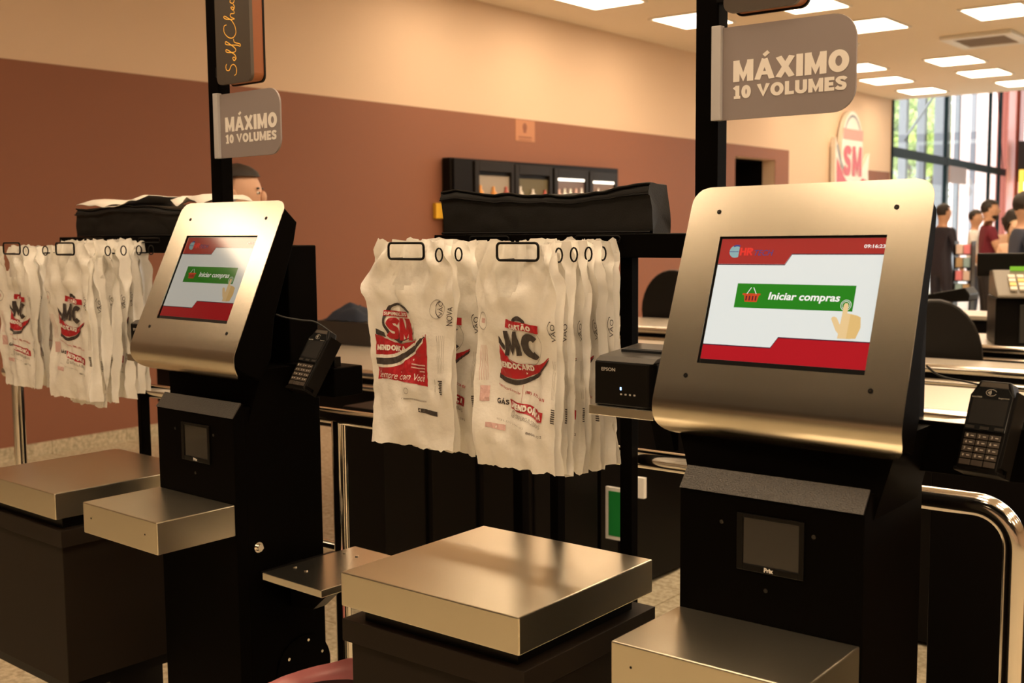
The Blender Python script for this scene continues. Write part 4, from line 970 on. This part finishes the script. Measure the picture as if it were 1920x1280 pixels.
# chairs
def chair(x, y, top, rz, label):
    e = tag(empty('office_chair', (x, y, 0), rz), label, 'chair')
    w, h = .47, .52; z0 = top-h
    pts = [(-w/2*.9, z0)]+[(w/2*.9, z0)]+[(w/2*math.cos(R(an)), z0+h*.42+h*.58*math.sin(R(an))) for an in range(0, 181, 12)]
    bk = MB().prism(pts, lambda a, b, d: (a, d+.25*(a*a), b), .2, .26).build('backrest', mat('chair_black_vinyl', (.008, .0065, .0055), .4, spec=.2), e, bevel=.012)
    MB().prism(rrect(.46, .44, .08, 5, -.23, -.24), lambda a, b, d: (a, b, d), .46, .53).build('seat', mat('chair_black_vinyl', (.008, .0065, .0055), .4, spec=.2), e, bevel=.01)
    MB().tube([(0, .22, z0+.1), (0, .25, .55), (0, .05, .45)], .018, 8).build('back_support', BLACK2, e)
    MB().cyl((0, 0, .1), .025, .36).build('gas_lift', CHROME, e)
    for s in (-1, 1):
        MB().box(s*.27-.03, s*.27+.03, -.14, .12, z0+.03, z0+.055).build('armrest', BLACK2, e, bevel=.01)
        MB().box(s*.27-.012, s*.27+.012, -.02, .02, .5, z0+.03).build('arm_support', BLACK2, e)
    for k in range(5):
        an = R(72*k+18); MB().tube([(0, 0, .1), (.28*math.cos(an), .28*math.sin(an), .06)], [.025, .015], 8).build('base_leg', BLACK2, e)
        MB().cyl((.28*math.cos(an)-.02, .28*math.sin(an), .028), .028, .04, (1, 0, 0), 12).build('castor', RUBBER, e)
chair(-2.01, 6.13, 1.185, R(200), 'black office chair right of the right kiosk, with an armrest')
chair(-4.38, 7.6, 1.255, R(190), 'black rounded chair back seen between the rack leg and the right screen')
chair(-5.02, 7.6, 1.265, R(185), 'black chair back partly hidden behind the rack leg')
e = tag(empty('backpack', (-3.0, 4.2, .9)), 'dark upright object half hidden behind the rightmost bag', 'bag')
bpy.data.objects.remove(e)

# till with keyboard, monitor and scale display
e = tag(empty('cash_register', (-1.70, 6.85, .9)), 'grey till with rows of keys on the counter at the right edge', 'cash register')
TG = mat('till_grey', (.17, .145, .11), .4)
e.location = (-1.60, 6.72, .9); e.rotation_euler = (0, 0, R(22))
MB().box(-.26, .3, -.1, .3, .001, .26).build('base_box', CK, e, bevel=.006)
MB().prism([(-.16, .265), (.26, .265), (.26, .40), (.1, .41), (-.16, .28)], lambda a, b, d: (d, a, b), -.26, .36).build('keyboard_case', TG, e, bevel=.012)
kc = [(.75, .7, .6), (.7, .35, .25), (.75, .6, .2), (.55, .6, .5)]
def kpt(x, t, d): return (x, -.15+t*.20-d*.45, .287+t*.10+d)
for r_ in range(4):
    for c in range(11):
        mb = MB(); x = -.19+c*.046; t0, t1 = .12+r_*.2, .27+r_*.2
        mb.add([kpt(x, t0, .003), kpt(x+.034, t0, .003), kpt(x+.034, t1, .003), kpt(x, t1, .003), kpt(x, t0, .014), kpt(x+.034, t0, .014), kpt(x+.034, t1, .014), kpt(x, t1, .014)], [(4, 5, 6, 7), (0, 1, 5, 4), (1, 2, 6, 5), (2, 3, 7, 6), (3, 0, 4, 7)])
        q = random.choice([0, 0, 0, 1, 2, 3]); mb.build('key', mat('till_key_%d' % q, kc[q], .5), e)
MB().box(-.17, .3, .085, .095, .405, .43).build('green_display', mat('green_lcd', (.1, .25, .02), .4, emis=(.2, .5, .03), es=.5), e)
MB().box(.0, .10, -.135, -.105, .17, .20).build('seven_segment', GLASSK, e)
f = Flat().text('0.000', .02, .178, .085, .192, 0, bold=.03); f.build('red_digits', [mat('red_led', (1, .05, .05), .4, emis=(1, .03, .04), es=3)], lambda x, y, z: (x, -.137, y), e)
MB().box(-.14, .24, -.12, -.1, .02, .23).build('scale_display', mat('till_face', (.03, .03, .028), .25), e, bevel=.004)
MB().box(-.32, .40, .30, .34, .365, .50).build('monitor', BLACK2, e, bevel=.006)
MB().box(0, .06, .28, .31, .25, .45).build('monitor_neck', BLACK2, e)
e = tag(empty('laptop', (-2.19, 6.9, .9)), 'slim black till screen tilted back, left of the grey till', 'screen')
MB().prism([(-.16, .24), (.13, .30), (.16, .26), (.15, .22), (-.14, .20)], lambda a, b, d: (a, d, b), -.08, .1).build('screen_case', BLACK2, e, bevel=.006)
MB().box(-.02, .02, -.01, .03, .001, .22).build('stand', BLACK2, e)
MB().box(-.12, .12, -.08, .1, .001, .02).build('foot', BLACK2, e)
mb = MB().box(-2.38, -2.30, 6.7, 6.8, .9, 1.05); tag(mb.build('paper_roll_box', WHITEP, bevel=.01), 'small white box beside the black till screen', 'box')

# ------------------------------------------------------------------ people
SK = mat('skin', (.62, .36, .24), .55); SKL = mat('skin_light', (.74, .48, .34), .55); HAIR = mat('dark_hair', (.02, .013, .010), .6, bump=.6, bscale=90); HAIRB = mat('blonde_hair', (.42, .26, .13), .6, bump=.6, bscale=90)
def person(x, y, h, rz, shirt, pants, label, skin=SK, hair=HAIR, arms=None, hairstyle='short', strapless=False, sleeves=.5):
    e = tag(empty('person', (x, y, 0), rz), label, 'person')
    k = h/1.75
    J = {'pel': (0, 0, .95), 'sp': (0, .0, 1.12), 'ch': (0, .0, 1.32), 'nb': (0, 0, 1.47), 'nt': (0, -.01, 1.53), 'h1': (0, -.02, 1.60), 'h2': (0, -.015, 1.68),
         'hl': (.1, 0, .92), 'hr': (-.1, 0, .92), 'kl': (.11, -.02, .50), 'kr': (-.11, -.02, .50), 'al': (.11, .01, .09), 'ar': (-.11, .01, .09), 'tl': (.12, -.14, .035), 'tr': (-.12, -.14, .035),
         'sl': (.17, 0, 1.42), 'sr': (-.17, 0, 1.42)}
    rad = {'pel': .13, 'sp': .125, 'ch': .15, 'nb': .065, 'nt': .056, 'h1': .085, 'h2': .088, 'hl': .095, 'hr': .095, 'kl': .062, 'kr': .062, 'al': .042, 'ar': .042, 'tl': .035, 'tr': .035, 'sl': .062, 'sr': .062}
    A = arms or {}
    J['el'] = A.get('el', (.23, -.02, 1.13)); J['wl'] = A.get('wl', (.22, -.14, .92)); J['er'] = A.get('er', (-.23, -.02, 1.13)); J['wr'] = A.get('wr', (-.22, -.14, .92))
    for s in 'lr':
        w = Vector(J['w'+s]); el = Vector(J['e'+s]); J['p'+s] = tuple(w+(w-el).normalized()*.08)
        rad['e'+s] = .040; rad['w'+s] = .028; rad['p'+s] = .032
    E = [('pel', 'sp'), ('sp', 'ch'), ('ch', 'nb'), ('nb', 'nt'), ('nt', 'h1'), ('h1', 'h2'), ('pel', 'hl'), ('pel', 'hr'), ('hl', 'kl'), ('hr', 'kr'), ('kl', 'al'), ('kr', 'ar'), ('al', 'tl'), ('ar', 'tr'), ('ch', 'sl'), ('ch', 'sr'), ('sl', 'el'), ('sr', 'er'), ('el', 'wl'), ('er', 'wr'), ('wl', 'pl'), ('wr', 'pr')]
    names = list(J); ix = {n: i for i, n in enumerate(names)}
    me = bpy.data.meshes.new('body'); me.from_pydata([tuple(c*k for c in J[n]) for n in names], [(ix[a], ix[b]) for a, b in E], [])
    tmp = bpy.data.objects.new('tmp', me); COL.objects.link(tmp)
    sm = tmp.modifiers.new('skin', 'SKIN'); sm.use_smooth_shade = True
    for n, sv in zip(names, me.skin_vertices[0].data):
        r_ = rad[n]*k; sv.radius = (r_*(1.12 if n in ('ch', 'pel', 'sp') else 1), r_*(.78 if n in ('ch', 'pel', 'sp') else 1)); sv.use_root = n == 'pel'
    ss_ = tmp.modifiers.new('sub', 'SUBSURF'); ss_.levels = 2; ss_.render_levels = 2
    dg = bpy.context.evaluated_depsgraph_get(); dg.update(); m2 = bpy.data.meshes.new_from_object(tmp.evaluated_get(dg)); bpy.data.objects.remove(tmp)
    m2.materials.clear()
    for m in (skin, shirt, pants, BLACK2): m2.materials.append(m)
    el = [Vector(J['el'])*k, Vector(J['er'])*k]; wr = [Vector(J['wl'])*k, Vector(J['wr'])*k]; shp = [Vector(J['sl'])*k, Vector(J['sr'])*k]
    for p in m2.polygons:
        c = p.center; z = c.z/k; mi = 1
        if z > 1.475: mi = 0
        elif z < .94: mi = 2
        if z < .07: mi = 3
        if strapless and z > 1.30: mi = 0
        for s in (0, 1):
            # arm region: nearest to the arm axis, outside the torso
            def dist(a, b):
                ab = b-a; t = max(0, min(1, (c-a).dot(ab)/ab.dot(ab))); return (c-(a+ab*t)).length, t
            d1, t1 = dist(shp[s], el[s]); d2, t2 = dist(el[s], wr[s]+(wr[s]-el[s])*.4)
            if abs(c.x) > .17*k or d2 < .05*k:
                if min(d1, d2) < .075*k: mi = 0 if (d2 < d1 or t1 > sleeves or strapless) else 1
        p.material_index = mi
    m2.polygons.foreach_set('use_smooth', [True]*len(m2.polygons))
    b = bpy.data.objects.new('body', m2); COL.objects.link(b); b.parent = e
    # head details
    def ball(c, r, sc, m, nm, n=14, cutz=None, ns=0):
        bm = bmesh.new(); bmesh.ops.create_uvsphere(bm, u_segments=20, v_segments=n, radius=1)
        for v in bm.verts:
            q = v.co.copy(); w = 1+ns*noise.noise(q*3.1+Vector((x, y, 0)))
            v.co = Vector((q.x*r*sc[0]*w, q.y*r*sc[1]*w, q.z*r*sc[2]*w))
        if cutz is not None:
            dl = [v for v in bm.verts if cutz(v.co)]; bmesh.ops.delete(bm, geom=dl, context='VERTS')
        mm = bpy.data.meshes.new(nm); bm.to_mesh(mm); bm.free(); mm.materials.append(m)
        mm.polygons.foreach_set('use_smooth', [True]*len(mm.polygons))
        ob = bpy.data.objects.new(nm, mm); COL.objects.link(ob); ob.parent = e; ob.location = tuple(q*k for q in c); ob.scale = (k, k, k); return ob
    hc = (0, -.02, 1.645)
    ball(hc, .1, (.76, .93, 1.16), skin, 'head')
    ball((0, -.118, 1.635), .016, (.8, 1.0, 1.6), skin, 'nose')
    for s in (-1, 1):
        ball((s*.03, -.103, 1.652), .0085, (1.1, .6, .7), INKW, 'eye'); ball((s*.03, -.110, 1.652), .005, (1, .6, 1), INKK, 'pupil')
        ball((s*.076, -.01, 1.64), .024, (.35, .7, 1.1), skin, 'ear')
        ball((s*.031, -.106, 1.672), .014, (1.2, .4, .28), hair, 'eyebrow')
    ball((0, -.106, 1.595), .02, (1.1, .4, .35), mat('lips', (.45, .16, .13), .5), 'mouth')
    if hairstyle == 'short': ball((0, -.012, 1.68), .1, (.86, 1.05, .98), hair, 'hair', cutz=lambda q: (q.y < -.03 and q.z < .026) or q.z < -.07 or (q.z < -.012 and q.y < .01), ns=.07)
    if hairstyle == 'beard':
        ball((0, -.012, 1.68), .1, (.86, 1.05, .98), hair, 'hair', cutz=lambda q: (q.y < -.03 and q.z < .026) or q.z < -.07 or (q.z < -.012 and q.y < .01), ns=.07)
        ball((0, -.045, 1.585), .1, (.70, .72, .62), hair, 'beard', cutz=lambda q: q.z > .012 or q.y > .04, ns=.06)
    if hairstyle == 'curly': ball((0, .035, 1.645), .135, (1.0, .95, 1.15), hair, 'hair', cutz=lambda q: q.y < -.06 and q.z < .075, ns=.25)
    if hairstyle == 'long':
        ball((0, .012, 1.645), .105, (.98, 1.0, 1.22), hair, 'hair', cutz=lambda q: q.y < -.03 and q.z < .06, ns=.1)
        ball((.055, .0, 1.50), .08, (.5, .6, 2.2), hair, 'hair_lock', ns=.2); ball((-.055, .0, 1.50), .08, (.5, .6, 2.2), hair, 'hair_lock', ns=.2)
    # fingers
    for s in 'lr':
        w = Vector(J['w'+s]); pl = Vector(J['p'+s]); d = (pl-w).normalized(); sd = d.cross(Vector((0, 1, .3))).normalized()
        for q in range(4):
            mb = MB(); st = pl+sd*(.022-q*.0145); L_ = (.07, .078, .072, .058)[q]
            mb.tube([st*k, (st+d*L_*.5+Vector((0, -.006, 0)))*k, (st+d*L_+Vector((0, -.02, -.004)))*k], [.009*k, .008*k, .006*k], 6); mb.build('finger', skin, e)
        mb = MB(); st = w+d*.03+sd*.025; mb.tube([st*k, (st+sd*.025+d*.025)*k, (st+sd*.03+d*.055)*k], [.011*k, .009*k, .007*k], 6); mb.build('thumb', skin, e)
    return e
MAR = mat('maroon_cloth', (.16, .012, .03), .8); NAV = mat('navy_suit', (.022, .02, .035), .7); CRM = mat('cream_cloth', (.72, .60, .38), .8); BLK = mat('black_trousers', (.015, .013, .016), .8); WHT = mat('white_cloth', (.85, .85, .88), .8); BLU = mat('blue_grey_cloth', (.03, .04, .075), .8)
person(-4.18, 14.7, 1.86, R(118), MAR, BLK, 'bearded man in a maroon short-sleeved shirt with his arm bent forward', hairstyle='beard', arms={'er': (-.23, -.08, 1.16), 'wr': (-.12, -.32, 1.24), 'el': (.23, .0, 1.14), 'wl': (.2, -.2, 1.0)})
person(-5.04, 15.65, 1.84, R(150), NAV, NAV, 'man in a dark navy suit just right of the right kiosk', skin=SK, sleeves=1.1)
person(-5.2, 17.6, 1.78, R(100), WHT, BLU, 'person in white half hidden behind the man in maroon')
person(-4.16, 15.7, 1.72, R(200), CRM, CRM, 'woman with curly dark hair in a cream strapless top seen from behind', skin=SKL, hairstyle='curly', strapless=True)
person(-3.68, 14.04, 1.61, R(15), CRM, CRM, 'young woman with long fair hair and a cream top, facing this way', skin=SKL, hair=HAIRB, hairstyle='long', strapless=True)
person(-2.61, 10.18, 1.82, R(120), BLU, BLU, 'person in dark blue cut by the right edge of the picture', sleeves=1.1)
person(-4.18, 3.26, 1.835, R(126), NAV, BLK, 'dark-haired person seen in profile just right of the left post', hairstyle='short')
# coloured goods beyond the counters
e = tag(empty('shelf_display', (-4.07, 13.44, 0)), 'low stand of pink and blue goods between the people', 'display')
for i in range(4): MB().box(-.09, .09, -.08, .08, .78+i*.15, .79+i*.15).build('shelf', BLACK2, e)
for q_ in (-.10, .09): MB().box(q_, q_+.01, -.08, .08, 0, 1.39).build('side', BLACK2, e)
gc = [(.8, .25, .3), (.3, .45, .5), (.75, .6, .55), (.5, .35, .2)]
pc = ['pink', 'teal', 'pale pink', 'brown']
for i in range(4):
    for j in range(2):
        q = (i*3+j*2+1) % 4
        ob = MB().box(-.08+j*.085, -.005+j*.085, -.06, .06, .791+i*.15, .791+i*.15+.11).build('goods_packet', mat('packet_%d' % q, gc[q], .5), bevel=.004); ob.location = (-4.07, 13.44, 0)
        tag(ob, pc[q]+' packet on the '+['lowest', 'second', 'third', 'top'][i]+' level of the low stand, '+['left', 'right'][j]+' side', 'packet', 'packets on the low stand')
